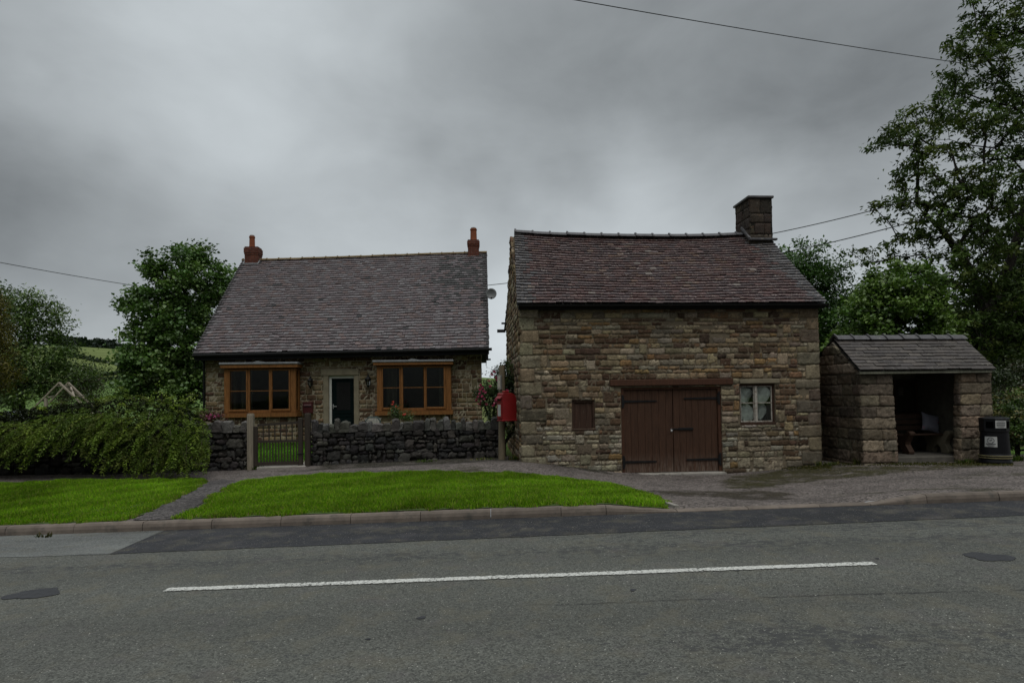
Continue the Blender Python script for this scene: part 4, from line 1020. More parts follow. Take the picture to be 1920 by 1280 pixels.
for i in range(n):
    a0 = off + i * math.pi / 4; a1 = a0 + math.pi / 4; am = (a0 + a1) / 2
    P0 = Vector((rh * math.cos(a0), rh * math.sin(a0), 0)); P1 = Vector((rh * math.cos(a1), rh * math.sin(a1), 0))
    mouth = (i % 2 == 0)
    nrm = Vector((math.cos(am), math.sin(am), 0))
    def panel(u0, u1, z0, z1):
        a = P0.lerp(P1, u0); b = P0.lerp(P1, u1); vs = []
        for z in (z0, z1):
            for q_ in (a, b, b - nrm * .02, a - nrm * .02): vs.append((q_.x, q_.y, z))
        mb.add(vs, [(0, 1, 5, 4), (1, 2, 6, 5), (2, 3, 7, 6), (3, 0, 4, 7), (3, 2, 1, 0), (4, 5, 6, 7)])
    if mouth:
        panel(0, .14, zbot, ztop); panel(.86, 1, zbot, ztop); panel(.14, .86, zbot, zbot + .05); panel(.14, .86, ztop - .05, ztop)
    else: panel(0, 1, zbot, ztop)
mb.lathe([(rh * 1.03, ztop), (rh * 1.05, ztop + .012), (rh * .98, ztop + .03), (rh * .5, ztop + .055), (rh * .1, ztop + .06)], 0, 0, 8, None, off * 8 / (2 * math.pi))
hood = mb.build('hood', 'bin_black', litter)
def patch(name, m, ang, za, zb_, w, rad, parent, lift=.003):
    """a sticker wrapped on the bin"""
    mb = MB(); k = 6; vs = []
    for i in range(k + 1):
        a = ang + (i / k - .5) * w / rad
        for z, r_ in ((za, rad(za) if callable(rad) else rad), (zb_, rad(zb_) if callable(rad) else rad)): vs.append(((r_ + lift) * math.cos(a), (r_ + lift) * math.sin(a), z))
    mb.add(vs, [(2 * i, 2 * i + 2, 2 * i + 3, 2 * i + 1) for i in range(k)]); return mb.build(name, m, parent)
AC = math.atan2(-p.y, -p.x)      # direction from the bin to the road
# round label on the body
rb = lambda z: r0 * (.98 + (.91 - .98) * (z - zz(842)) / (zz(803) - zz(842)))
def stick(ang, z0, z1, w, radf, parent, lines, circle):
    rm = radf((z0 + z1) / 2)
    def S3(u, v, lift):   # u along the sticker in metres from its middle, v up
        r_ = radf(v) + lift; a = ang + u / rm; return (r_ * math.cos(a), r_ * math.sin(a), v)
    mb = MB(); k = 8; vs = []; fs = []
    for i in range(k + 1):
        for v in (z0, z1): vs.append(S3((i / k - .5) * w, v, .003))
    mb.add(vs, [(2 * i, 2 * i + 2, 2 * i + 3, 2 * i + 1) for i in range(k)]); st = mb.build('sticker', 'paper', parent)
    mk = MB()
    for (v, h, wu, u0) in lines:
        vs = []
        for i in range(7):
            for vv in (v - h / 2, v + h / 2): vs.append(S3(u0 + (i / 6 - .5) * wu, vv, .0045))
        mk.add(vs, [(2 * i, 2 * i + 2, 2 * i + 3, 2 * i + 1) for i in range(6)])
    if circle:
        cv, cr_ = circle; n_ = 28; vs = []
        for i in range(n_):
            t_ = 2 * math.pi * i / n_
            for rr in (cr_ * .84, cr_): vs.append(S3(rr * math.cos(t_), cv + rr * math.sin(t_), .0045))
        mk.add(vs, [(2 * i, 2 * i + 1, (2 * i + 3) % (2 * n_), (2 * i + 2) % (2 * n_)) for i in range(n_)])
        d = cr_ * .62; t2 = cr_ * .07
        mk.add([S3(-d - t2, cv + d - t2, .0047), S3(-d + t2, cv + d + t2, .0047), S3(d + t2, cv - d + t2, .0047), S3(d - t2, cv - d - t2, .0047)], [(0, 1, 2, 3)])
        dog = [[(-.5, -.35), (-.4, -.35), (-.36, .0), (-.46, .05)], [(-.46, .05), (-.36, 0), (.2, .12), (.16, .32)], [(.16, .32), (.2, .12), (.5, .25), (.3, .52)], [(.08, .12), (.2, .12), (.22, -.35), (.12, -.35)], [(-.46, .05), (-.4, .08), (-.58, .32), (-.64, .28)], [(-.15, .04), (-.02, .06), (-.06, -.35), (-.14, -.35)]]
        for qd in dog: mk.add([S3(u * cr_, cv + v * cr_, .0043) for u, v in qd], [(0, 1, 2, 3)])
    mk.build('sticker_print', 'ink', st, fix=False); return st
ub = (1860 - 1866) * S
stick(AC + (ub) / r0, zz(829), zz(810), 19 * S, rb, body, [(zz(823.5), .018, .17, 0), (zz(826), .013, .13, 0), (zz(828), .008, .10, 0)], (zz(817.2), 5.6 * S))
am = off + 5 * math.pi / 4 + math.pi / 8
rflat = lambda z: rh * math.cos(math.pi / 8)
# label on the flat hood panel that faces the road
best = min(range(1, 8, 2), key=lambda i: abs(((off + i * math.pi / 4 + math.pi / 8 - (AC + R(24)) + math.pi) % (2 * math.pi)) - math.pi))
am = off + best * math.pi / 4 + math.pi / 8
nx_, tx_ = Vector((math.cos(am), math.sin(am), 0)), Vector((-math.sin(am), math.cos(am), 0))
def flat_sticker(parent, z0, z1, w, lines):
    o = nx_ * (rh * math.cos(math.pi / 8) + .004); mb = MB()
    q = lambda u, z, l=0: tuple(o + nx_ * l + tx_ * u + Vector((0, 0, z)))
    mb.add([q(-w / 2, z0), q(w / 2, z0), q(w / 2, z1), q(-w / 2, z1)], [(0, 1, 2, 3)]); st = mb.build('sticker', 'paper', parent)
    mk = MB()
    for (z, h, ww_) in lines: mk.add([q(-ww_ / 2, z - h / 2, .002), q(ww_ / 2, z - h / 2, .002), q(ww_ / 2, z + h / 2, .002), q(-ww_ / 2, z + h / 2, .002)], [(0, 1, 2, 3)])
    mk.build('sticker_print', 'ink', st)
w_ = .20; z0_, z1_ = zz(794), zz(780)
flat_sticker(hood, z0_, z1_, w_, [(z1_ - .022, .008, .13), (z1_ - .052, .013, .16), (z1_ - .078, .007, .16), (z1_ - .10, .012, .16), (z1_ - .122, .007, .15), (z1_ - .142, .007, .11)])

# ================================================================== DRY STONE WALLS, GATE, POST BOX
PD = [(.042, .038, .035), (.032, .029, .028), (.056, .051, .046), (.026, .025, .024), (.07, .065, .057), (.04, .036, .032), (.034, .033, .033)]
def dry_wall(name, label, A, B, top_a, top_b, seed, cope=True, endcap=True):
    rs = random.Random(seed); A = Vector(A); B = Vector(B); d = B - A; d.z = 0; Ln = d.length; ang = math.atan2(d.y, d.x)
    o = thing(name, label, 'stone wall', A, ang)
    X = d.normalized(); mz = Masonry(rs); thick = .42
    gx = lambda u: gz1(A.x + X.x * u, A.y + X.y * u) - A.z
    zt = lambda u: top_a + (top_b - top_a) * (u / Ln)
    z0 = min(gx(0), gx(Ln / 2), gx(Ln)) - .15
    for sgn in (0, 1):
        rr, tt = courses(0, Ln, z0, max(top_a, top_b), (.06, .155), (.10, .38), rs, .16, .03)
        for t in tt: rr = cut(rr, t)
        for r in rr + tt:
            if r[2] > zt((r[0] + r[1]) / 2) - .03: continue
            lean = lambda v: .10 * np.clip((v - z0) / 1.2, 0, 1)
            fn = (lambda u, v, w: np.c_[u, -w + lean(v) * 1.0, np.minimum(v, zt(u))]) if sgn == 0 else (lambda u, v, w: np.c_[Ln - u, thick + w - lean(v), np.minimum(v, zt(u))])
            mz.stone(r, fn, pal(PD, rs, .3), gap=.003, out=.004 + rs.uniform(-.015, .02), rough=.012, bulge=.018, cell=.04, jit=.011, depth=.09, rnd=.02)
    for uo, sg in ((0, -1), (Ln, 1)):
        for r in courses(.02, thick - .02, z0, zt(uo), (.1, .2), (.15, .4), rs, 0, .01)[0]: mz.stone(r, lambda u, v, w: np.c_[uo + sg * w, u, v], pal(PD, rs, .3), gap=.006, out=.01, rough=.009, bulge=.03, cell=.06, jit=.006, rnd=.03)
    w = mz.build('stonework', 'dry_stone', o)
    mb = MB(); mb.add([(.02, .03, z0), (Ln - .02, .03, z0), (Ln - .02, thick - .03, z0), (.02, thick - .03, z0), (.02, .12, top_a - .03), (Ln - .02, .12, top_b - .03), (Ln - .02, thick - .12, top_b - .03), (.02, thick - .12, top_a - .03)],
                      [(3, 2, 1, 0), (4, 5, 6, 7), (0, 1, 5, 4), (1, 2, 6, 5), (2, 3, 7, 6), (3, 0, 4, 7)]); mb.build('wall_core', 'wall_earth', w)
    if cope:   # stones set on edge along the top
        V = []; Fq = []; Cq = []; n0 = 0; u = -.02; g_ = np.random.default_rng(seed)
        while u < Ln:
            w_ = rs.choice((.10, .14, .18, .22, .27)) * rs.uniform(.8, 1.2); h = rs.choice((.12, .15, .17, .19, .22, .26)) * rs.uniform(.85, 1.1)
            if u + w_ > Ln + .03: break
            k = 7; th = np.linspace(0, math.pi, k); tl = rs.uniform(-.14, .14); sq = rs.uniform(.35, .8)
            px_ = np.sign(np.cos(th)) * np.abs(np.cos(th)) ** sq * w_ / 2; pz_ = np.sin(th) ** sq * h
            px_ = np.r_[w_ * .5, px_, -w_ * .5]; pz_ = np.r_[-.06, pz_, -.06]; K = len(px_); m = 5
            base = n0; cc = pal([(.07, .067, .061), (.095, .09, .082), (.048, .045, .042), (.08, .075, .066)], rs, .3)
            for j in range(m):
                f_ = [.86, 1, 1.02, 1, .84][j]; yy = .04 + (thick - .08) * j / (m - 1)
                for i in range(K):
                    n_ = g_.normal(0, .011, 3); x_ = px_[i] * f_; z_ = pz_[i] * f_ if pz_[i] > 0 else pz_[i]
                    V.append((u + w_ / 2 + x_ + z_ * math.sin(tl) + n_[0], yy + n_[1], zt(u) + z_ * math.cos(tl) + n_[2])); Cq.append(tuple(np.array(cc) * (1 + g_.normal(0, .08))))
            for j in range(m - 1):
                for i in range(K - 1): a = base + j * K + i; Fq.append((a, a + 1, a + K + 1, a + K))
            for j in (0, m - 1): Fq.append(tuple(base + j * K + i for i in range(K)))
            n0 += m * K; u += w_ * .93
        link_mesh('coping', np.array(V), Fq, 'dry_stone', o, None, Cq, False, True)
    return o, ang
WA, WB = at(584, 871, 14.35), at(940, 859, 14.95)
tA = at(584, 807, 14.35).z - WA.z; tB = at(940, 800, 14.95).z - WA.z
dry_wall('dry_stone_wall', 'dark dry stone wall between the garden gate and the red post box', WA, WB, tA, tB, 41)
WC, WD = at(-60, 893, 12.95), at(463, 880, 14.1)
tC = at(-60, 812, 12.95).z - WC.z; tD = at(463, 806, 14.1).z - WC.z
dry_wall('dry_stone_wall', 'dark dry stone wall half hidden under the spreading green bush', WC, WD, tC, tD, 43)

GF = Frame(520, 874, 14.2, math.atan2((WA - WD).y, (WA - WD).x))
gt = thing('garden_gate', 'weathered dark wooden garden gate with upright bars', 'gate', GF.o, GF.a)
def Lg(px, py): return GF.L(px, py)
def gbar(mb, a, b, w, h, y=0.0): mb.bar((a[0], y, a[1]), (b[0], y, b[1]), w, h)
mb = MB(); a = Lg(479.5, 799); b = Lg(479.5, 874); mb.box(a[0] - .045, a[0] + .045, -.035, .035, b[1], a[1], None, .008); mb.build('hinge_stile', 'dark_wood', gt)
mb = MB(); a = Lg(563.5, 783); b = Lg(563.5, 875); mb.box(a[0] - .055, a[0] + .055, -.04, .04, b[1], a[1], None, .01); mb.build('meeting_stile', 'dark_wood', gt)
for (p0, p1, h) in (((483, 797), (559, 791.5), .06), ((483, 827.5), (559, 826), .055), ((483, 869.5), (559, 867.5), .085)):
    mb = MB(); a = Lg(*p0); b = Lg(*p1); gbar(mb, a, b, .05, h); mb.build('rail', 'dark_wood', gt)
mb = MB(); gbar(mb, Lg(485, 795), Lg(476, 810), .04, .05); mb.build('corner_brace', 'grey_wood', gt)
for i in range(6):
    x = 493.5 + i * 10.85; mb = MB(); a = Lg(x, 797 - (x - 483) * .07); b = Lg(x, 826); mb.box(a[0] - .013, a[0] + .013, -.014, .014, b[1], a[1]); mb.build('bar', 'dark_wood', gt)
for i in range(13):
    x = 489.3 + i * 5.55; mb = MB(); a = Lg(x, 828.5); b = Lg(x, 867); mb.box(a[0] - .012, a[0] + .012, -.012, .012, b[1], a[1]); mb.build('bar', 'dark_wood', gt)
mb = MB(); a = Lg(561, 850); mb.box(a[0] - .03, a[0] + .12, -.055, -.04, a[1] - .012, a[1] + .012, None, .003); mb.tube([(a[0] + .02, -.06, a[1]), (a[0] + .02, -.09, a[1])], .01, 6); mb.build('latch', 'black_iron', gt)
for (x0, x1, yt, m_, lab) in ((464.5, 476, 775, 'grey_wood', 'pale weathered gatepost on the hinge side, next to the bush'), (572, 582.5, 774, 'dark_wood', 'dark weathered gatepost on the latch side of the garden gate')):
    a = Lg(x0, yt); b = Lg(x1, 877); mb = MB(); mb.box(a[0], b[0], -.09, .09, b[1] - .3, a[1] - .02, None, .012)
    mb.prism([(a[0] + .01, -.08), (b[0] - .01, -.08), (b[0] - .01, .08), (a[0] + .01, .08)], 'z', a[1] - .022, a[1])
    o = mb.build('gatepost', m_); o.location = GF.o; o.rotation_euler = (0, 0, GF.a); tag(o, lab, 'gatepost', 'posts either side of the garden gate')
    # put the origin at the post's foot
    for v in o.data.vertices: v.co.x -= (a[0] + b[0]) / 2; v.co.z -= b[1]
    o.location = GF.W((a[0] + b[0]) / 2, 0, b[1])

pp = at(941, 858, 14.1); pz = gz1(pp.x, pp.y); S = 14.1 / F
zt_ = at(941, 685, 14.1).z - pz
mb = MB(); g_ = np.random.default_rng(3)
mb.tube([(0, 0, -.3), (.0, .0, 0), (.005, 0, .5), (.012, 0, 1.1), (.03, .0, zt_)], [.088, .086, .082, .078, .072], 12)
post = mb.build('wooden_post', 'post_wood'); post.location = (pp.x, pp.y, pz); tag(post, 'round weathered wooden post carrying the red post box', 'post')
q = at(937, 717, 14.0); t = thing('meter_box', 'narrow pale grey box on the post above the red post box', 'box', (q.x, q.y - .03, q.z - .17), R(-20))
mb = MB(); mb.box(-.045, .045, -.05, .05, 0, .34, None, .008); mb.build('case', 'grey_box', t)
mb = MB(); mb.box(-.03, .03, -.056, -.051, .03, .31, None, .002); mb.build('cover', 'old_white', t)
# the post box: seen mostly from its side, its front turned to the footpath on the left
fl = at(933, 789, 13.85)
pb = thing('post_box', 'red metal post box on a wooden post beside the barn', 'post box', (fl.x, fl.y, fl.z), R(-62))
# local: x across the front, y into the box, z up; front faces -y
PW, PDp, PH = .27, .37, .66
prof = [(0, .035), (0, PH - .03), (.03, PH), (PDp - .14, PH), (PDp - .07, PH - .025), (PDp - .02, PH - .08), (PDp, PH - .17), (PDp, .035)]
mb = MB(); mb.prism(prof, 'x', 0, PW); o_ = mb.build('case', 'red_paint', pb); m_ = o_.modifiers.new('bevel', 'BEVEL'); m_.width = .008; m_.segments = 2
mb = MB(); mb.box(-.012, PW + .012, -.015, PDp + .01, 0, .036, None, .008); mb.build('base_plate', 'red_paint', pb)
mb = MB(); mb.prism([(-.002, PH - .07), (-.065, PH - .125), (-.065, PH - .14), (-.002, PH - .11)], 'x', .01, PW - .01); mb.box(.02, PW - .02, -.02, -.001, PH - .21, PH - .14, None, .004); mb.build('hood', 'red_paint', pb)
mb = MB(); mb.box(.045, PW - .045, -.022, -.0205, PH - .185, PH - .155); mb.build('slot', 'black_paint', pb)
mb = MB(); mb.box(.02, PW - .02, -.02, -.001, .06, PH - .24, None, .006); dr = mb.build('door', 'red_paint', pb)
mb = MB(); mb.box(.06, PW - .06, -.024, -.021, .12, PH - .27); mb.build('notice_plate', 'paper', dr)
mb = MB(); mb.box(PW * .3, PW * .7, PDp * .2, PDp * .6, PH - .002, PH + .05, None, .02); mb.build('top_bracket', 'red_paint', pb)

# ================================================================== GROUND, ROAD, KERB, GRASS
def gravel(name, base, warm, moss, damp):
    g = G(name)
    v = g.voro(32, 'F1', 'Color'); sp = g.n.new('ShaderNodeSeparateColor'); g.l.new(v, sp.inputs[0])
    c = g.mix(sp.outputs[0], tuple(x * .3 for x in base), tuple(x * 1.9 for x in base))
    c = g.mix(g.ramp(sp.outputs[1], .8, 1, 0, .7), c, warm)
    c = g.mix(g.ramp(g.noise(.9, 6, .65, .4), .45, .72, 0, .75), c, tuple(x * .38 for x in base))
    c = g.mix(g.ramp(g.noise(.55, 6, .7, .3), .56, .66, 0, moss), c, (.032, .030, .012))
    c = g.mix(g.ramp(g.noise(60, 3, .7), .62, .68, 0, .8), c, (.34, .30, .27))
    b = g.bump(g.voro(32, 'F1', 'Distance'), .9, .03); b = g.bump(g.noise(1.5, 5, .6), .5, .08, b)
    return g.done(c, .85, b, .2)
M['gravel'] = gravel('gravel', (.120, .102, .093), (.20, .17, .148), .85, 0)
M['path'] = gravel('path', (.075, .068, .066), (.14, .12, .11), .3, 0)
g = G('earth'); c = g.mix(g.ramp(g.noise(.8, 6, .65), .4, .62), (.075, .14, .025), (.06, .06, .026)); M['earth'] = g.done(c, .95, g.bump(g.noise(30, 5, .6), .6, .03), .1)
def field_mat():
    g = G('field'); vr = g.voro(.0075, 'F1', 'Color', (1, .55, 1)); sp = g.n.new('ShaderNodeSeparateColor'); g.l.new(vr, sp.inputs[0])
    c = g.mix(sp.outputs[0], (.07, .14, .03), (.16, .165, .06)); c = g.mix(g.ramp(sp.outputs[1], .6, .8), c, (.05, .13, .04))
    c = g.mix(1.0, c, g.grey(g.ramp(g.noise(.06, 5, .6), .25, .75, .75, 1.25)), 'MULTIPLY')
    return g.done(c, .95, None, .1)
M['field'] = field_mat()
# one ground sheet, fine near the road and coarse towards the hill
xs = np.unique(np.r_[-600, -420, -300, -220, -160, -120, np.arange(-90, -30, 6), np.arange(-30, -14, 1.), np.arange(-14, 14, .25), np.arange(14, 30, 1.), np.arange(30, 91, 6), 120, 160, 220, 300, 420, 600])
vs_ = np.r_[np.arange(0, 12, .2), np.arange(12, 30, 1.), np.arange(30, 80, 5), np.arange(80, 460, 12), 520, 620, 760]
Xg, Vg = np.meshgrid(xs, vs_, indexing='ij')
Yg = kerb_y(np.clip(Xg, -60, 60)) + .135 + Vg
Zg = gz(Xg, Yg)
khv = np.vectorize(kerb_h)(np.clip(Xg, -59, 59))
kt = GRADE * np.clip(Xg, -38, 38) + khv - .006
bl = np.clip(1 - Vg / .9, 0, 1) ** 1.5; Zg = Zg * (1 - bl) + kt * bl
def g_final(x, y):
    v = y - kerb_y(max(-60, min(60, x))) - .135; b = max(0., min(1, 1 - v / .9)) ** 1.5
    return gz1(x, y) * (1 - b) + (GRADE * max(-38, min(38, x)) + kerb_h(max(-59, min(59, x))) - .006) * b
P = np.stack([Xg, Yg, Zg], -1).reshape(-1, 3); A_, B_ = Xg.shape; id_ = np.arange(A_ * B_).reshape(A_, B_)
q = np.stack([id_[:-1, :-1], id_[1:, :-1], id_[1:, 1:], id_[:-1, 1:]], -1).reshape(-1, 4)
ground = link_mesh('ground', P, q, 'gravel', None, None, None, True); kind(ground, 'structure')
ground.data.materials.append(M['earth']); ground.data.materials.append(M['field'])
cen = P[q].mean(1); mi = np.zeros(len(q), np.int32)
nrm = (WB - WC); yw = WC.y + (cen[:, 0] - WC.x) * (WA.y - WC.y) / (WA.x - WC.x)
mi[(cen[:, 1] > yw + .2) & (cen[:, 0] < .2)] = 1; mi[(cen[:, 1] > 14.6) & (cen[:, 0] >= .2)] = 1; mi[cen[:, 1] > 34] = 2
ground.data.polygons.foreach_set('material_index', mi)

def road_mat(name, base, stain, spots=True):
    g = G(name)
    v = g.voro(95, 'F1', 'Color'); sp = g.n.new('ShaderNodeSeparateColor'); g.l.new(v, sp.inputs[0])
    c = g.mix(sp.outputs[0], tuple(x * .5 for x in base), tuple(x * 1.5 for x in base))
    c = g.mix(1.0, c, g.grey(g.ramp(g.noise(30, 4, .7), .3, .7, .88, 1.13)), 'MULTIPLY')
    c = g.mix(1.0, c, g.grey(g.ramp(g.noise(.55, 5, .6, .2, (.35, 1, 1)), .3, .7, .78, 1.18)), 'MULTIPLY')
    if spots:
        sx_ = g.n.new('ShaderNodeSeparateXYZ'); g.l.new(g.tc.outputs['Object'], sx_.inputs[0])
        yy = g.math('SUBTRACT', sx_.outputs[1], g.math('MULTIPLY', sx_.outputs[0], (kB.y - kA.y) / (kB.x - kA.x)))
        def band(y0, w): return g.ramp(g.math('ABSOLUTE', g.math('SUBTRACT', yy, y0)), w, 0, 0, 1)
        # worn wheel tracks where the chippings are lost
        bd = g.math('MAXIMUM', g.math('MAXIMUM', band(6.0, .38), g.math('MULTIPLY', band(3.75, .4), g.ramp(sx_.outputs[0], .2, 1.8))), g.math('MULTIPLY', band(6.55, .3), g.ramp(sx_.outputs[0], -1.0, 2.0)))
        n_ = g.noise(13, 6, .68, .2, (.7, 1.5, 1))
        n2_ = g.noise(.9, 3, .5)
        lost = g.ramp(g.math('ADD', n_, g.math('ADD', g.math('MULTIPLY', bd, .135), g.math('MULTIPLY', n2_, .16))), .69, .73, 0, .9)
        c = g.mix(lost, c, stain)
        c = g.mix(g.ramp(g.noise(.8, 3, .5, 0, (.12, 1.2, 1)), .55, .75, 0, .35), c, tuple(x * .62 for x in base))
        for y0_ in (3.1, 4.35, 5.75, 6.9): c = g.mix(g.math('MULTIPLY', band(y0_, .45), .30), c, tuple(x * .55 for x in base))
        cr = g.voro(.22, 'DISTANCE_TO_EDGE', 'Distance', (.35, 1.3, 1))
        # a long seam in the near lane
        seam = g.math('MULTIPLY', g.ramp(g.math('ABSOLUTE', g.math('SUBTRACT', g.math('ADD', yy, g.math('MULTIPLY', g.noise(1.3, 4, .6), .12)), 4.56)), .022, .004), g.ramp(sx_.outputs[0], -.2, .5))
        seam = g.math('MULTIPLY', seam, g.ramp(g.noise(3, 4, .7), .4, .55))
        c = g.mix(g.math('MULTIPLY', seam, .8), c, (.015, .015, .015))
    if not spots:
        c = g.mix(g.ramp(g.noise(.9, 6, .65, .5, (.35, 2.2, 1)), .45, .75, 0, .5), c, tuple(x * 2.3 for x in base)); c = g.mix(g.ramp(g.noise(2.5, 6, .7, .5, (.4, 1.5, 1)), .56, .68, 0, .6), c, stain)  # paler streaks put a tar sheen into the colour
    c = g.mix(g.ramp(g.noise(3.1, 5, .65), .5, .72, 0, .5), c, (.12, .108, .075)); c = g.mix(g.ramp(g.noise(2.4, 5, .65, .3), .55, .75, 0, .4), c, (.10, .088, .09))
    c = g.mix(g.ramp(g.noise(62, 2, .6), .69, .715, 0, .9), c, (.42, .41, .36)); c = g.mix(g.ramp(g.noise(48, 3, .65, .2), .70, .73, 0, .85), c, (.02, .02, .02))
    b = g.bump(g.voro(95, 'F1', 'Distance'), .6, .008); b = g.bump(g.noise(2.2, 4, .55), .25, .03, b)
    return g.done(c, .78, b, .3)
M['road'] = road_mat('road', (.089, .091, .079), (.045, .046, .045))
M['new_tar'] = road_mat('new_tar', (.021, .0215, .024), (.02, .02, .02), False)
M['old_tar'] = road_mat('old_tar', (.10, .104, .098), (.05, .05, .05), False)
zr = lambda x, y=0: GRADE * x
def sheet(name, pts, lift, m, label=None):
    o = link_mesh(name, np.array([(p.x, p.y, zr(p.x) + lift) for p in pts]), [tuple(range(len(pts)))], m, None, None, None, False, True)
    if o.data.polygons[0].normal.z < 0: o.data.flip_normals()
    return kind(o, 'structure')
xs_ = [-90, -30, -12, 12, 30, 90]
link = [Vector((x, -14, 0)) for x in xs_] + [Vector((x, kerb_y(x) + .05, 0)) for x in reversed(xs_)]
V = [(x, -14, zr(x)) for x in xs_] + [(x, kerb_y(x) + .05, zr(x)) for x in xs_]; n = len(xs_)
road = link_mesh('road', np.array(V), np.array([(i, i + 1, n + i + 1, n + i) for i in range(n - 1)]), 'road'); kind(road, 'structure')
V = [(-90, -60, zr(-90) - .5), (90, -60, zr(90) - .5), (90, -14, zr(90) - .02), (-90, -14, zr(-90) - .02)]
kind(link_mesh('verge_ground', np.array(V), np.array([(0, 1, 2, 3)]), 'earth'), 'structure')
rh_ = road_hit
def jag(a, b, n, amp, seed):
    r_ = random.Random(seed); a = rh_(*a); b = rh_(*b); d = (b - a); nn = Vector((-d.y, d.x, 0)).normalized()
    return [a.lerp(b, i / n) + nn * (r_.uniform(-amp, amp) if 0 < i < n else 0) for i in range(n + 1)]
kerb_line = lambda x: Vector((x, kerb_y(x) - .001, 0))
xl = rh_(205, 1039); xk = rh_(288, 1003)
low = jag((205, 1039), (1930, 966), 60, .012, 5); ext = Vector((14, low[-1].y + (14 - low[-1].x) * (low[-1].y - low[0].y) / (low[-1].x - low[0].x), 0))
sheet('resurfaced_strip', low + [ext, kerb_line(14)] + [kerb_line(xk.x)], .005, 'new_tar')
lw = jag((-30, 1046), (204, 1039), 12, .01, 6)
sheet('old_strip', lw + [kerb_line(xk.x - .02), kerb_line(-9)], .004, 'old_tar')
def blob(name, cx, cy, rx, ry, seed):
    r_ = random.Random(seed); c0 = rh_(cx, cy); ph = [r_.uniform(0, 6) for _ in range(4)]; pts = []
    ax = abs(rh_(cx + rx, cy).x - c0.x); ay = abs(rh_(cx, cy - ry).y - c0.y)
    for i in range(40):
        t_ = 2 * math.pi * i / 40; k = 1 + .14 * math.sin(2 * t_ + ph[0]) + .12 * math.sin(3 * t_ + ph[1]) + .07 * math.sin(5 * t_ + ph[2]) + .04 * math.sin(9 * t_ + ph[3])
        pts.append(Vector((c0.x + ax * k * math.cos(t_), c0.y + ay * k * math.sin(t_), 0)))
    return sheet(name, pts, .005, 'tar_patch')
M['tar_patch'] = mat('tar_patch', (.036, .037, .04), .8, .25, 20, bscale=160, bstr=.5)
blob('tar_patch', 64, 1113, 38, 10, 3); blob('tar_patch', 1854, 1044, 40, 9, 9)
for i, (cx, cy, rx, ry) in enumerate(((790, 1158, 9, 2.2), (690, 1198, 5, 1.6), (1187, 1106, 6, 2), (1645, 1047, 5, 1), (1380, 1069, 6, 1.2), (1580, 1057, 9, 1.1))): blob('tar_patch', cx, cy, rx, ry, 20 + i)
# worn white centre line
g = G('road_paint'); c = g.mix(g.ramp(g.noise(30, 5, .7), .4, .62), (.60, .60, .56), (.34, .34, .31))
g.put(c, g.b.inputs['Base Color']); g.b.inputs['Roughness'].default_value = .7
sx_ = g.n.new('ShaderNodeSeparateXYZ'); g.l.new(g.tc.outputs['Object'], sx_.inputs[0])
wear = g.math('ADD', g.noise(34, 5, .75, .3), g.math('MULTIPLY', g.noise(1.2, 3, .6), .28))
g.l.new(g.ramp(g.math('ADD', wear, g.ramp(g.math('ABSOLUTE', sx_.outputs[1]), .03, .056, 0, .12)), .745, .70, 0, 1), g.b.inputs['Alpha']); M['road_paint'] = g.m
a, b = rh_(311, 1106), rh_(1640, 1056.5); d = (b - a); d.z = 0; Ln = d.length; nn = 60
V = []; r_ = random.Random(4)
for i in range(nn + 1):
    for s_ in (-1, 1): V.append((Ln * i / nn, s_ * (.05 + r_.uniform(-.003, .003)), 0))
o = link_mesh('road_marking', np.array(V), np.array([(2 * i, 2 * i + 2, 2 * i + 3, 2 * i + 1) for i in range(nn)]), 'road_paint')
X = Vector((d.x, d.y, GRADE * d.x)).normalized(); Y_ = Vector((0, 0, 1)).cross(X).normalized(); Z_ = X.cross(Y_)
o.matrix_world = Matrix.Translation(Vector((a.x, a.y, zr(a.x) + .008))) @ Matrix((X, Y_, Z_)).transposed().to_4x4(); kind(o, 'structure')
# kerb stones, laid end to end with dark joints
M['kerb'] = mat('kerb', None, .85, .3, 6, bscale=60, bstr=.5, stain=(.075, .068, .058), sthr=(.55, .7), sscale=4)
mb = MB(); x = -14.0; rs = random.Random(2)
sl_ = (kB.y - kA.y) / (kB.x - kA.x)
while x < 14:
    ln = .914 if rs.random() > .15 else rs.uniform(.4, .7)
    for kx in [at(q_, 955, 7.5).x for q_ in (1140, 1275, 1640, 1745)]:
        if x + .02 < kx < x + ln: ln = kx - x
    x1 = x + ln - .008
    kk = rs.uniform(.82, 1.15); col = tuple(kk * c_ for c_ in (.135, .11, .09)); vs = []
    dz = rs.uniform(-.004, .004); dy = rs.uniform(-.004, .004)
    for xx in (x, x1):
        h = kerb_h(xx); z = zr(xx); y = kerb_y(xx) + dy
        for (yy, zz_) in ((y, z - .15), (y, z + h * .45), (y + .012, z + h - .022 if h > .06 else z + h - .006), (y + .032, z + h + dz), (y + .125, z + h + dz), (y + .125, z - .15)): vs.append((xx, yy, zz_))
    mb.add(vs, [(i, (i + 1) % 6, 6 + (i + 1) % 6, 6 + i) for i in range(6)] + [(0, 1, 2, 3, 4, 5), (11, 10, 9, 8, 7, 6)], col); x += ln
kind(mb.build('kerb', 'kerb'), 'structure')
mb = MB(); mb.add([(-14, kerb_y(-14) + .01, zr(-14) - .1), (14, kerb_y(14) + .01, zr(14) - .1), (14, kerb_y(14) + .12, zr(14) + .0), (-14, kerb_y(-14) + .12, zr(-14) + .0), (-14, kerb_y(-14) + .01, zr(-14) + .01), (14, kerb_y(14) + .01, zr(14) + .01)], [(4, 5, 2, 3)])
kind(mb.build('kerb_bed', 'wall_earth'), 'structure')
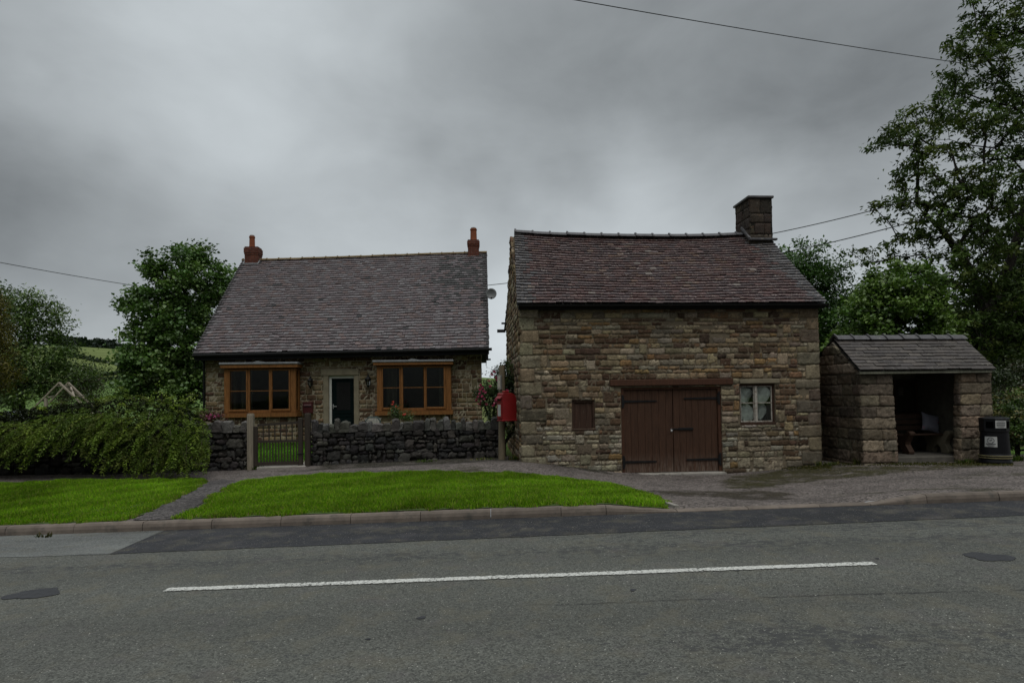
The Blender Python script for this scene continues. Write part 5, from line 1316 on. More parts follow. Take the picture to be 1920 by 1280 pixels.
# one edging stone laid across where the lawn strip meets the drive
b = Vector((at(1281, 960, 7.5).x, 0, 0)); b.y = kerb_y(b.x) + .16; a = Vector((b.x - .10, b.y + .42, 0)); mb = MB(); mb.bar((a.x, a.y, g_final(a.x, a.y) - .01), (b.x, b.y, g_final(b.x, b.y) + .0), .07, .08); kind(mb.build('edging_stone', 'concrete'), 'structure')

# grass verges: soil sheet plus blades
def inpoly(px_, py_, poly):
    ins = np.zeros(len(px_), bool); n = len(poly)
    for i in range(n):
        x0, y0 = poly[i]; x1, y1 = poly[(i + 1) % n]
        c_ = ((y0 > py_) != (y1 > py_)) & (px_ < (x1 - x0) * (py_ - y0) / (y1 - y0 + 1e-12) + x0); ins ^= c_
    return ins
def edge_dist(px_, py_, poly):
    d = np.full(len(px_), 9.); n = len(poly)
    for i in range(n):
        a = np.array(poly[i]); b = np.array(poly[(i + 1) % n]); ab = b - a; t_ = np.clip(((px_ - a[0]) * ab[0] + (py_ - a[1]) * ab[1]) / max(1e-9, ab @ ab), 0, 1)
        d = np.minimum(d, np.hypot(px_ - a[0] - t_ * ab[0], py_ - a[1] - t_ * ab[1]))
    return d
def vnoise(x, y, s, seed):
    g_ = np.random.default_rng(seed); out = 0
    for k in range(6): a = g_.uniform(0, 6.28); f = s * g_.uniform(.6, 1.6); out = out + np.sin((x * math.cos(a) + y * math.sin(a)) * f + g_.uniform(0, 6.28))
    return out / 6
def soft_edge(poly, amp, seed):
    out = []; r_ = random.Random(seed)
    for i in range(len(poly)):
        a = poly[i]; b = poly[(i + 1) % len(poly)]; L_ = math.hypot(b[0] - a[0], b[1] - a[1]); k = max(1, int(L_ / .12))
        for j in range(k): t_ = j / k; out.append((a[0] + (b[0] - a[0]) * t_ + r_.uniform(-amp, amp), a[1] + (b[1] - a[1]) * t_ + r_.uniform(-amp, amp)))
    return out
def lawn(name, poly, dens, hgt, seed, zf, palette, wid=.006):
    g_ = np.random.default_rng(seed); xs = [p[0] for p in poly]; ys = [p[1] for p in poly]
    area = (max(xs) - min(xs)) * (max(ys) - min(ys)); n = int(area * dens)
    x = g_.uniform(min(xs), max(xs), n); y = g_.uniform(min(ys), max(ys), n); k = inpoly(x, y, poly); x, y = x[k], y[k]
    ed = edge_dist(x, y, poly); cl_ = .75 + .45 * vnoise(x, y, 2.3, seed + 1) + .3 * vnoise(x, y, 9, seed + 2)
    h = hgt * np.clip(cl_, .35, 1.6) * g_.uniform(.55, 1.35, len(x)) * np.clip(.72 + ed * 3, .5, 1)
    z = zf(x, y); a = g_.uniform(0, 6.28, len(x)); ln = g_.uniform(.1, .75, len(x)) * h
    w = g_.uniform(.6, 1.4, len(x)) * wid; ca, sa = np.cos(a), np.sin(a); ta = a + g_.normal(0, .6, len(x)); bx, by = np.cos(ta + 1.57), np.sin(ta + 1.57)
    base = np.stack([x, y, z - .005], -1); wv = np.stack([bx * w, by * w, 0 * w], -1)
    midp = base + np.stack([ca * ln * .35, sa * ln * .35, h * .6], -1); tip = base + np.stack([ca * ln, sa * ln, h], -1)
    V = np.stack([base - wv, base + wv, midp + wv * .7, tip, midp - wv * .7], 1).reshape(-1, 3)
    nb = len(x); o_ = np.arange(nb)[:, None] * 5
    Fq = np.concatenate([o_ + np.array([[0, 1, 2, 4]]), ], 0); Ft = o_ + np.array([[4, 2, 3, 3]])
    F3 = np.concatenate([o_ + np.array([[0, 1, 2]]), o_ + np.array([[0, 2, 4]]), o_ + np.array([[4, 2, 3]])])
    pc = np.array(palette); ci = g_.integers(0, len(pc), nb); c = pc[ci] * g_.uniform(.75, 1.25, (nb, 1)) * (1 + .45 * vnoise(x, y, 1.3, seed + 3)[:, None] + .38 * vnoise(x, y, 5, seed + 4)[:, None])
    dry = (g_.random(nb) < .03 + .18 * np.clip(1 - ed / .08, 0, 1)); c[dry] = np.array([.20, .17, .06]) * g_.uniform(.7, 1.2, (dry.sum(), 1))
    C5 = np.repeat(c, 5, 0)
    return kind(link_mesh(name, V, F3, 'grass', None, None, C5), 'stuff')
GRP = [(.112, .24, .006), (.15, .29, .008), (.075, .18, .006), (.20, .29, .02), (.15, .20, .03), (.09, .165, .015)]
zfg = lambda x, y: np.array([g_final(a, b) for a, b in zip(x, y)]) if len(x) < 4000 else _interp(x, y)
from math import floor
def _interp(x, y):
    v = y - kerb_y(np.clip(x, -60, 60)) - .135; b = np.clip(1 - v / .9, 0, 1) ** 1.5
    kh = np.interp(x, _kx, _kz); out = np.empty(len(x))
    for i in range(0, len(x), 20000): out[i:i + 20000] = gz(x[i:i + 20000], y[i:i + 20000])
    return out * (1 - b) + (GRADE * x + kh - .006) * b
_kx = np.linspace(-20, 20, 801); _kz = np.array([kerb_h(a) for a in _kx])
def gp(px, py): p_ = ground_hit(px, py); return (p_.x, p_.y)
kb = lambda px: (lambda p_: (p_.x, kerb_y(p_.x) + .15))(rh_(px, 985))
right = [kb(336), kb(600), kb(960), kb(1150), gp(1242, 949), gp(1252, 944), gp(1225, 928), gp(1150, 909), gp(1080, 899), gp(1000, 891), gp(900, 886), gp(760, 887), gp(600, 890), gp(520, 896), gp(450, 905), gp(425, 916), gp(392, 938), gp(355, 962)]
left = [(-14, kerb_y(-14) + .15), (-9, kerb_y(-9) + .15), kb(60), kb(240), gp(262, 968), gp(300, 948), gp(352, 924), gp(389, 903), gp(380, 898), gp(250, 900), gp(100, 903), gp(0, 905), gp(-120, 909), (-14, gp(-120, 909)[1])]
def soil(name, poly, m, lift):
    from mathutils.geometry import delaunay_2d_cdt
    pts = soft_edge(poly, .03, 8); n = len(pts); xs = [p[0] for p in pts]; ys = [p[1] for p in pts]
    gx_, gy_ = np.meshgrid(np.arange(min(xs), max(xs), .22), np.arange(min(ys), max(ys), .22)); gx_, gy_ = gx_.ravel(), gy_.ravel()
    k = inpoly(gx_, gy_, pts) & (edge_dist(gx_, gy_, pts) > .08)
    vv = [Vector(p) for p in pts] + [Vector((a, b)) for a, b in zip(gx_[k], gy_[k])]
    r_ = delaunay_2d_cdt(vv, [], [list(range(n))], 1, 1e-5)
    P = [(v.x, v.y, g_final(v.x, v.y) + lift) for v in r_[0]]
    o = link_mesh(name, np.array(P), [tuple(f) for f in r_[2]], m, None, None, None, False, True)
    if o.data.polygons[0].normal.z < 0: o.data.flip_normals()
    return kind(o, 'structure')
M['turf'] = mat('turf', (.045, .075, .012), .95, .4, 12, bscale=60, bstr=.8)
soil('turf', right, 'turf', .012); soil('turf', left, 'turf', .012)
lawn('grass', soft_edge(right, .10, 3), 8000, .078, 5, zfg, GRP); lawn('grass', soft_edge(left, .10, 4), 8000, .078, 15, zfg, GRP)
pth = [kb(268), kb(332), gp(352, 962), gp(388, 938), gp(422, 916), gp(452, 903), gp(418, 899), gp(392, 903), gp(352, 925), gp(300, 950)]
soil('footpath', pth, 'path', .012)

def damp(name, px_pts, col):
    g = G(name); c = g.mix(g.ramp(g.noise(22, 5, .75), .35, .65), tuple(x * 1.5 for x in col), tuple(x * .3 for x in col)); g.put(c, g.b.inputs['Base Color']); g.b.inputs['Roughness'].default_value = .85; g.b.inputs['Specular IOR Level'].default_value = .15
    at_ = g.attr('col'); sp = g.n.new('ShaderNodeSeparateColor'); g.l.new(at_, sp.inputs[0])
    g.l.new(g.ramp(g.math('ADD', sp.outputs[0], g.math('ADD', g.math('MULTIPLY', g.math('SUBTRACT', g.noise(2.2, 7, .75, .6), .5), 3.2), g.math('MULTIPLY', g.math('SUBTRACT', g.noise(45, 3, .7), .5), 1.6))), .62, 1.15, 0, .8), g.b.inputs['Alpha']); M[name] = g.m
    poly = [gp(*p) for p in px_pts]; o = soil(name, poly, name, .008)
    co = np.array([v.co[:] for v in o.data.vertices]); e = np.clip(edge_dist(co[:, 0], co[:, 1], poly) / .35, 0, 1)
    a = o.data.color_attributes.new('col', 'FLOAT_COLOR', 'POINT'); cc = np.ones((len(co), 4), np.float32); cc[:, :3] = e[:, None]; a.data.foreach_set('color', cc.ravel())
damp('mossy_ground', [(1340, 890), (1545, 868), (1610, 872), (1700, 872), (1920, 862), (1925, 874), (1660, 892), (1500, 908), (1410, 920), (1330, 916)], (.05, .046, .018))
damp('damp_hollow', [(1190, 916), (1300, 918), (1420, 916), (1520, 922), (1510, 938), (1430, 942), (1300, 932), (1210, 930)], (.05, .042, .028))
damp('damp_edge', [(560, 886), (700, 878), (940, 866), (1165, 893), (1165, 886), (975, 860), (935, 855), (590, 868)], (.045, .042, .03))
# ================================================================== PLANTS
def leaves(cent, size, cols, g_, aspect=.5, upb=.5, droop=.0, dirs=None):
    """one folded four-cornered leaf per centre"""
    n = len(cent); nrm = g_.normal(0, 1, (n, 3)); nrm[:, 2] += upb * 1.5; nrm /= np.linalg.norm(nrm, axis=1)[:, None]
    d = g_.normal(0, 1, (n, 3)) if dirs is None else dirs + g_.normal(0, .35, (n, 3)); d[:, 2] -= droop
    d -= nrm * (d * nrm).sum(1)[:, None]; d /= np.maximum(1e-6, np.linalg.norm(d, axis=1))[:, None]; s = np.cross(nrm, d)
    L_ = (size * g_.uniform(.65, 1.35, n))[:, None]; W_ = L_ * aspect
    V = np.stack([cent - d * L_ * .5, cent + s * W_ * .5 + nrm * W_ * .18 - d * L_ * .05, cent + d * L_ * .5 - nrm * L_ * .08, cent - s * W_ * .5 + nrm * W_ * .18 - d * L_ * .05], 1).reshape(-1, 3)
    return V, np.arange(n * 4).reshape(n, 4), np.repeat(cols, 4, 0)
def palcol(p, n, g_, v=.2):
    p = np.array(p); c = p[g_.integers(0, len(p), n)]; return c * (1 + g_.uniform(-v, v, (n, 1)))
def tree(name, label, cat, base, top, blobs, ncl, nlf, rcl, lsz, palette, seed, trunk=.2, group=None, lmat='leaf', aspect=.55, upb=.5, shell=.45, flat=.7, droop=.15, limbs=(), twig=.011, cvar=.3, fork=.35):
    """base: foot of the trunk; top: where the limbs have divided; blobs: (px, py, depth, rx px, ry px, thickness m)"""
    g_ = np.random.default_rng(seed); base = Vector(base); top = Vector(top)
    o = thing(name, label, cat, base, 0, group)
    cl_ = []; wts = []
    for (px, py, D, rx, ry, rd_) in blobs: wts.append(rx * ry * 1.0)
    wts = np.array(wts) / sum(wts)
    for (px, py, D, rx, ry, rd_), w in zip(blobs, wts):
        k = max(3, int(round(ncl * w))); c = np.array(at(px, py, D)); s = D / F
        d = g_.normal(0, 1, (k, 3)); d /= np.linalg.norm(d, axis=1)[:, None]; r_ = g_.uniform(0, 1, k) ** shell
        cl_.append(c + d * r_[:, None] * np.array([rx * s, rd_, ry * s]))
    cl_ = np.concatenate(cl_)
    cl_ = cl_[cl_[:, 2] > gz(cl_[:, 0], cl_[:, 1]) + .15]
    # branching: each leaf cluster joins the nearest branch that leads back to the trunk
    nodes = []; par = []
    m_ = 8
    for i in range(m_):
        t_ = i / (m_ - 1); p = base.lerp(top, t_) + Vector((g_.normal(0, .04), g_.normal(0, .04), 0)) * (0 < i) * (top - base).length * .15
        nodes.append(np.array(p)); par.append(i - 1)
    for lm in limbs:
        st = int(np.argmin([np.linalg.norm(n_ - np.array(lm[0])) for n_ in nodes])); prev = st
        for p in lm[1:]: nodes.append(np.array(p, float)); par.append(prev); prev = len(nodes) - 1
    # distance along the tree from its foot
    dist = [0.0] * len(nodes)
    for i in range(len(nodes)):
        if par[i] >= 0: dist[i] = dist[par[i]] + np.linalg.norm(nodes[i] - nodes[par[i]])
    first = int(m_ * fork); tipn = []
    order = np.argsort(np.linalg.norm(cl_ - np.array(top), axis=1))
    NA = np.array(nodes); DA = np.array(dist)
    NA = np.resize(NA, (len(nodes) + 4 * len(cl_), 3)).copy(); NA[:len(nodes)] = np.array(nodes); DA = np.zeros(len(NA)); DA[:len(nodes)] = dist; nn_ = len(nodes)
    for ci in order:
        c = cl_[ci]; cand = np.arange(first, nn_); dd = np.linalg.norm(NA[cand] - c, axis=1)
        cost = dd * 1.0 + DA[cand] * .22 + np.maximum(0, NA[cand][:, 2] - c[2]) * .5; j = cand[int(np.argmin(cost))]
        p0 = NA[j]; seg = max(1, min(4, int(dd[j - first] / .5))); prev = j; Lb = dd[j - first]
        for k in range(1, seg + 1):
            t_ = k / seg; p = p0 + (c - p0) * t_ + np.array([0, 0, 1]) * math.sin(t_ * math.pi) * Lb * .07 + (g_.normal(0, .045 * Lb, 3) if k < seg else 0)
            NA[nn_] = p; par.append(prev); DA[nn_] = DA[prev] + Lb / seg; prev = nn_; nn_ += 1
        tipn.append(prev)
    rad = np.zeros(nn_); E = 2.35
    for t_ in tipn: rad[t_] += twig ** E
    for i in range(nn_ - 1, 0, -1): rad[par[i]] += rad[i] if rad[i] > 0 else twig ** E * .5
    rad = np.maximum(rad, (twig * .7) ** E) ** (1 / E); rad = rad * (1 if trunk is None else 1); sc_ = trunk / rad[0]
    rad = np.where(rad > .03, .03 + (rad - .03) * max(.2, (trunk - .03) / max(1e-3, rad[0] - .03)), rad)
    V = []; Fq = []; n0 = 0
    for i in range(1, nn_):
        a, b = NA[par[i]], NA[i]; ra, rb_ = min(rad[par[i]], rad[i] * (1.35 if par[i] >= m_ else 1.6)), rad[i]
        d = b - a; L_ = np.linalg.norm(d)
        if L_ < 1e-4: continue
        d /= L_; u = np.cross(d, [.3, .2, 1.]); 
        if np.linalg.norm(u) < 1e-3: u = np.cross(d, [1., 0, 0])
        u /= np.linalg.norm(u); v = np.cross(d, u); k = 7 if rb_ > .06 else (4 if rb_ > .02 else 3); th = np.arange(k) * 2 * math.pi / k
        cs = np.cos(th)[:, None] * u + np.sin(th)[:, None] * v
        V.append(np.r_[a - d * ra * .3 + cs * ra, b + cs * rb_]); Fq += [(n0 + q_, n0 + (q_ + 1) % k, n0 + k + (q_ + 1) % k, n0 + k + q_) for q_ in range(k)]; n0 += 2 * k
    bv = np.array(base)
    link_mesh('trunk', np.concatenate(V) - bv, Fq, 'bark', o)
    n = len(cl_); cc = np.repeat(cl_, nlf, 0); ofs = g_.normal(0, 1, (n * nlf, 3)) * rcl * np.array([1, 1, flat])
    rs_ = np.repeat(g_.uniform(.65, 1.25, n), nlf)[:, None]; cc = cc + ofs * rs_
    ck = np.repeat(1 + g_.uniform(-cvar, cvar, n), nlf)[:, None]; pa = np.array(palette); pi = np.repeat(g_.integers(0, len(pa), n), nlf)
    col = pa[pi] * ck * g_.uniform(.72, 1.3, (len(cc), 1))
    out = ofs / (np.linalg.norm(ofs, axis=1)[:, None] + 1e-6)
    V, q, c4 = leaves(cc - bv, lsz, col, g_, aspect, upb, droop, out)
    link_mesh('crown', V, q, lmat, o, None, c4)
    return o
def gp3(px, D, py=760):
    p = at(px, py, D); return Vector((p.x, p.y, gz1(p.x, p.y)))
PG = [(.075, .135, .036), (.098, .168, .044), (.06, .115, .03), (.13, .20, .06)]
PDk = [(.026, .044, .014), (.034, .055, .016), (.022, .036, .012), (.042, .062, .018)]
# the sycamore beside the cottage
b = gp3(345, 27.5)
tree('sycamore_tree', 'full round sycamore behind the hedge, touching the cottage roof', 'tree', b, at(345, 640, 27.5),
     [(350, 520, 27.5, 66, 68, 1.6), (375, 560, 28, 62, 80, 1.8), (300, 600, 27, 58, 70, 1.6), (268, 605, 27, 34, 50, 1.2), (340, 650, 27, 88, 90, 2.0), (270, 665, 26.6, 42, 46, 1.2), (415, 540, 29, 40, 55, 1.4), (300, 715, 26.6, 78, 60, 1.8), (258, 560, 27, 28, 28, .8), (350, 470, 27.6, 36, 28, 1.0), (285, 500, 27.3, 26, 26, .8), (380, 730, 27, 60, 60, 1.5), (262, 705, 26.5, 34, 30, 1)],
     470, 74, .24, .16, PG, 51, .3, None, aspect=.8, upb=1.0, shell=.33, flat=.6, cvar=.4)
# trees at the far left
b = gp3(30, 24)
tree('broadleaf_tree', 'loose green tree at the far left behind the sprawling bush', 'tree', b, at(45, 640, 24),
     [(40, 600, 24, 56, 62, 1.8), (15, 560, 24.5, 30, 26, 1.2), (80, 600, 24, 26, 40, 1.2), (60, 680, 23.6, 84, 60, 2.0), (100, 655, 24.6, 38, 40, 1.4), (25, 725, 23, 66, 44, 1.8), (120, 710, 25, 50, 40, 1.5), (70, 570, 24, 16, 26, .6), (95, 590, 24, 12, 18, .5), (-50, 610, 24, 60, 90, 2.0), (-40, 720, 24, 60, 60, 2.0)],
     400, 62, .25, .13, [(.075, .125, .028), (.052, .09, .022), (.105, .16, .036)], 53, .22, None, aspect=.45, upb=.7, shell=.42, flat=.6)
b = gp3(165, 29)
tree('shrub_tree', 'low reddish green thorn tree between the field gap and the far left tree', 'tree', b, at(165, 715, 29),
     [(160, 708, 29, 30, 32, 1.2), (140, 720, 29, 40, 34, 1.2), (178, 722, 29, 13, 20, .7), (150, 745, 28.6, 44, 24, 1.1)], 130, 60, .22, .10, [(.07, .08, .03), (.085, .07, .036), (.052, .08, .028)], 55, .09, None, aspect=.5, shell=.45)
b = gp3(-12, 19)
tree('golden_conifer', 'dark golden conifer cut by the left edge of the picture', 'conifer', b, at(-10, 590, 19),
     [(-8, 590, 19, 16, 34, .5), (-6, 640, 19, 26, 36, .7), (-14, 700, 19, 36, 44, .9), (-20, 560, 19, 10, 30, .4)], 210, 60, .12, .085, [(.10, .092, .014), (.062, .06, .012), (.15, .13, .018)], 57, .1, None, aspect=.28, upb=.2, flat=1.2, droop=.5)
# behind the barn on the right
b = gp3(1515, 29)
tree('broadleaf_tree', 'mid green tree rising behind the end of the barn roof', 'tree', b, at(1515, 600, 29),
     [(1500, 500, 29, 50, 56, 1.8), (1545, 530, 29, 48, 60, 1.8), (1480, 560, 29, 60, 80, 1.8), (1570, 590, 29, 46, 60, 1.6), (1525, 620, 29, 90, 60, 2.0), (1540, 690, 29, 70, 50, 1.8)], 400, 60, .28, .15, [(.062, .125, .03), (.08, .15, .036), (.048, .098, .026)], 61, .26, None, aspect=.6, upb=.8, shell=.42, flat=.6)
b = gp3(1680, 20.5)
tree('broadleaf_tree', 'bright green leafy young tree directly behind the shelter roof', 'tree', b, at(1685, 620, 20.5),
     [(1680, 570, 20.5, 70, 56, 1.3), (1720, 545, 20.5, 44, 44, 1.0), (1630, 590, 20.5, 44, 50, 1.1), (1650, 540, 20.8, 30, 36, .8), (1745, 600, 20.5, 46, 48, 1.1), (1680, 640, 20.5, 100, 44, 1.4), (1690, 510, 20.6, 26, 24, .7), (1620, 660, 20.4, 60, 40, 1.1)], 340, 70, .2, .13, [(.082, .14, .03), (.06, .11, .026), (.12, .185, .042)], 63, .14, None, aspect=.7, upb=.9, shell=.38, flat=.55)
# the tall ash over the shelter
D = 23.0
b = gp3(1848, D); A_ = lambda px, py, dd=0: tuple(at(px, py, D + dd))
limbs = [(A_(1850, 600), A_(1838, 560), A_(1826, 520), A_(1800, 478), A_(1772, 440), A_(1735, 400), A_(1700, 372)),
         (A_(1850, 600), A_(1872, 545), A_(1895, 490), A_(1915, 420), A_(1935, 340), A_(1950, 240), A_(1955, 120)),
         (A_(1935, 340), A_(1900, 300), A_(1865, 278), A_(1815, 272), A_(1780, 262), A_(1740, 262), A_(1700, 250)),
         (A_(1950, 240), A_(1915, 190), A_(1880, 150), A_(1850, 110), A_(1830, 60)),
         (A_(1865, 278), A_(1830, 300), A_(1790, 320), A_(1750, 330), A_(1715, 345)),
         (A_(1950, 240), A_(1900, 200), A_(1850, 190), A_(1800, 195), A_(1750, 210)),
         (A_(1850, 600), A_(1880, 600), A_(1915, 580), A_(1960, 560), A_(2030, 520))]
tree('ash_tree', 'tall dark open ash tree spreading over the stone shelter', 'tree', b, at(1850, 600, D),
     [(1690, 255, D - .3, 52, 34, 1.4), (1740, 225, D, 50, 36, 1.6), (1655, 268, D, 22, 12, .5), (1790, 185, D + .4, 50, 46, 1.8), (1830, 125, D, 58, 46, 2.0), (1800, 85, D, 40, 16, .9), (1870, 60, D + .6, 58, 60, 2.2), (1850, 20, D + .4, 44, 40, 1.8), (1880, 170, D, 66, 56, 2.4), (1830, 240, D - .8, 70, 40, 2.0), (1740, 290, D - .6, 56, 22, 1.3), (1900, 260, D + .8, 60, 60, 2.4), (1712, 330, D - .2, 50, 30, 1.5), (1680, 392, D, 44, 24, 1.2), (1645, 385, D, 18, 12, .5), (1780, 370, D, 90, 46, 2.2), (1850, 350, D - 1.0, 80, 60, 2.4), (1740, 440, D, 76, 40, 2.0), (1850, 440, D, 90, 54, 2.4), (1920, 400, D + .5, 80, 80, 2.6), (1630, 480, D + 1, 36, 22, 1.1), (1900, 520, D + .5, 70, 50, 2.2), (1790, 500, D + .8, 60, 34, 1.8), (1990, 200, D, 90, 140, 3.0), (2020, 380, D, 90, 100, 3), (1960, 20, D, 70, 60, 2.4), (1800, 560, D + 1.6, 60, 40, 1.5), (1830, 500, D - 1.2, 80, 50, 1.5), (1880, 560, D - 1.4, 70, 60, 1.5), (1810, 610, D - 1.0, 60, 50, 1.2), (1900, 640, D - 1.2, 60, 60, 1.2)],
     1050, 38, .17, .18, [(.055, .088, .022), (.042, .066, .018), (.068, .105, .026), (.085, .11, .026)], 67, .24, None, 'leaf_dark', aspect=.4, upb=.35, shell=.5, flat=.6, droop=.3, limbs=limbs, twig=.011, cvar=.3, fork=.7)
# dense shade trees behind the ash and the shelter
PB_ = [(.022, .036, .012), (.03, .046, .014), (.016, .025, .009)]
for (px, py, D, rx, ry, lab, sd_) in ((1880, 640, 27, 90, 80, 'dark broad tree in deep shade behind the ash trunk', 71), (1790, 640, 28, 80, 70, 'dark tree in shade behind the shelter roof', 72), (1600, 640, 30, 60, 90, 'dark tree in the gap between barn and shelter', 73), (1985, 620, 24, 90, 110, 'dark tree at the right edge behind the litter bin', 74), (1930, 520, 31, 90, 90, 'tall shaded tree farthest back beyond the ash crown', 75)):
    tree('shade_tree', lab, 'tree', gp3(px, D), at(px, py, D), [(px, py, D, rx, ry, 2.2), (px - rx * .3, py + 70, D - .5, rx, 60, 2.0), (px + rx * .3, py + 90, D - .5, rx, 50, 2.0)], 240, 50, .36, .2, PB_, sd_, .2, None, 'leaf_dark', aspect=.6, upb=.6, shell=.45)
# undergrowth right of the bin
def bush(name, label, cat, blobs, ncl, nlf, rcl, lsz, palette, seed, group=None, aspect=.5, upb=.6, lmat='leaf', foot=None, shell=.4, flat=.7, cvar=.3):
    px, D = foot if foot else (blobs[0][0], blobs[0][2]); b = gp3(px, D)
    return tree(name, label, cat, b, Vector((b.x, b.y, b.z + .35)), blobs, ncl, nlf, rcl, lsz, palette, seed, .05, group, lmat, aspect, upb, shell, flat, .15, (), .007, cvar, 0)
bush('bush', 'leafy green bush at the right edge beside the litter bin', 'bush', [(1905, 800, 13.6, 22, 50, .5), (1935, 820, 13.4, 34, 46, .6), (1890, 760, 14.4, 26, 34, .5), (1950, 760, 14, 40, 40, .6)], 150, 60, .08, .06, [(.07, .12, .026), (.09, .15, .03), (.05, .085, .02), (.14, .125, .04)], 81)
bush('bush', 'dull rusty green undergrowth behind the shelter pillar and bin', 'bush', [(1880, 740, 16.4, 24, 40, .7), (1915, 720, 17, 34, 46, .9), (1870, 790, 16, 18, 40, .6), (1960, 720, 17, 40, 60, 1)], 150, 60, .12, .08, [(.035, .048, .016), (.05, .04, .02), (.028, .042, .014)], 82)
# the sprawling bush over the left wall: arching sprays
def spray_bush(name, label, seed):
    g_ = np.random.default_rng(seed); o0 = gp3(190, 13.3); o = thing(name, label, 'bush', o0, 0)
    C_ = []; Dn = []; Cl = []; SV = MB(); K = 760
    pal_ = np.array([(.075, .112, .02), (.10, .145, .024), (.055, .085, .016), (.14, .185, .03), (.08, .095, .022)])
    for i in range(K):
        u = g_.uniform(-70, 388)
        # ridge line of the bush in the photograph
        top = np.interp(u, [-70, 0, 60, 130, 190, 230, 290, 345, 385, 412], [774, 776, 770, 758, 746, 732, 735, 750, 776, 798])
        low = np.interp(u, [-70, 0, 60, 110, 150, 190, 230, 300, 350, 385, 412], [852, 848, 842, 826, 828, 846, 882, 887, 882, 860, 838])
        t_ = g_.uniform(0, 1) ** .8; py = top + (low - top) * t_ * g_.uniform(.8, 1); Dd = 13.5 - .95 * math.sin(min(1, t_ * 1.25) * math.pi / 2) + g_.normal(0, .12) + (.9 * g_.random() if t_ < .25 else 0)
        py += g_.normal(0, 7) if t_ < .2 else 0; p0 = np.array(at(u, py, Dd)); side = g_.normal(0, .55); ln = g_.uniform(.25, .6)
        d = np.array([side + (u - 200) / 700, -.75 - .3 * t_, .55 - 1.25 * t_ + g_.normal(0, .25)]); d /= np.linalg.norm(d)
        if t_ < .22: d = np.array([side * .8, -.35, .75 + g_.normal(0, .25)]); d /= np.linalg.norm(d)
        n = int(ln * 120); s_ = np.linspace(0, 1, n); pts = p0 - d * ln * .3 + d[None] * ln * s_[:, None] + np.array([0, 0, -1])[None] * (ln * .55 * s_ ** 2)[:, None]
        tang = d[None] + np.array([0, 0, -1.1])[None] * s_[:, None] * .55; tang /= np.linalg.norm(tang, axis=1)[:, None]
        sd = np.cross(tang, [0, 0, 1.]); sd /= np.linalg.norm(sd, axis=1)[:, None] + 1e-6; sg = np.where(np.arange(n) % 2 == 0, 1., -1.)[:, None]
        w = .09 * (1 - s_ * .75)[:, None] * g_.uniform(.4, 1.2, (n, 1))
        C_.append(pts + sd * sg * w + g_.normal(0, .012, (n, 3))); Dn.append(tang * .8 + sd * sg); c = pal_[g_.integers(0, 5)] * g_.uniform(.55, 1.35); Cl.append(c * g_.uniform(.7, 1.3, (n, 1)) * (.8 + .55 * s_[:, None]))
        if i % 4 == 0: SV.tube([tuple(pts[0]), tuple(pts[n // 2]), tuple(pts[-1])], [.006, .004, .002], 3, cap=False)
    C_ = np.concatenate(C_); bv = np.array(o0); V, q, c4 = leaves(C_ - bv, .066, np.concatenate(Cl), g_, .3, .9, .1, np.concatenate(Dn))
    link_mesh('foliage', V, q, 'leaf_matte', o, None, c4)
    SV.v = [tuple(np.array(v) - bv) for v in SV.v]; SV.build('stems', 'twig', o, fix=False)
    # filler leaf in the middle, coloured near black to stand for inner shade
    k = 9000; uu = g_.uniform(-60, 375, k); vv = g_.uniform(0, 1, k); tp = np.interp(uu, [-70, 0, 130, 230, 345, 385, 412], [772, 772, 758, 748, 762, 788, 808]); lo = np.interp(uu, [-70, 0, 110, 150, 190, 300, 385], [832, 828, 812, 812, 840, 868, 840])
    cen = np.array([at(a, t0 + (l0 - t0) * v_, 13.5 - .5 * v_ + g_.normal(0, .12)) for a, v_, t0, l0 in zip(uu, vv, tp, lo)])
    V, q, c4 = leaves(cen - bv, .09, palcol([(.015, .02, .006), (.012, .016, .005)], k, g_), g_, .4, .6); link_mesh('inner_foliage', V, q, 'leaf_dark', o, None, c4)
    return o
spray_bush('spreading_bush', 'large spreading green bush with arching sprays hanging over the stone wall', 91)
bush('sapling', 'thin upright yellow green shoots above the spreading bush', 'shrub', [(300, 742, 14.6, 22, 22, .3), (345, 752, 14.6, 26, 16, .3), (255, 745, 14.6, 18, 10, .3), (205, 748, 15, 24, 10, .3)], 34, 12, .06, .06, [(.20, .26, .04), (.14, .20, .03)], 92)
# climbing rose in the gap, roses and border flowers
o = bush('rose_bush', 'climbing rose with pink flowers between the cottage and the barn', 'bush', [(935, 730, 15.6, 26, 40, .45), (955, 705, 15.4, 16, 34, .4), (915, 745, 15.8, 18, 32, .4), (900, 738, 16, 8, 18, .3), (957, 770, 15.3, 14, 50, .35), (945, 685, 15.5, 12, 10, .3), (930, 785, 15.6, 26, 18, .4)], 250, 44, .085, .052, [(.034, .06, .02), (.045, .075, .024), (.026, .045, .016), (.08, .10, .025)], 93, foot=(945, 15.5))
def blooms(parent, spots, size, cols, seed):
    g_ = np.random.default_rng(seed); bv = np.array(parent.location)
    for (px, py, D) in spots:
        c = np.array(at(px, py, D)) - bv; n = 16; d = g_.normal(0, 1, (n, 3)); d /= np.linalg.norm(d, axis=1)[:, None]
        V, q, c4 = leaves(np.zeros((n, 3)) + d * size * .45, size * .9, palcol(cols, n, g_), g_, .9, .2, 0, d); link_mesh('flower', V, q, 'petal', parent, tuple(c), c4)
g_ = np.random.default_rng(12)
PK = [(.42, .05, .13), (.32, .03, .09), (.50, .12, .2)]
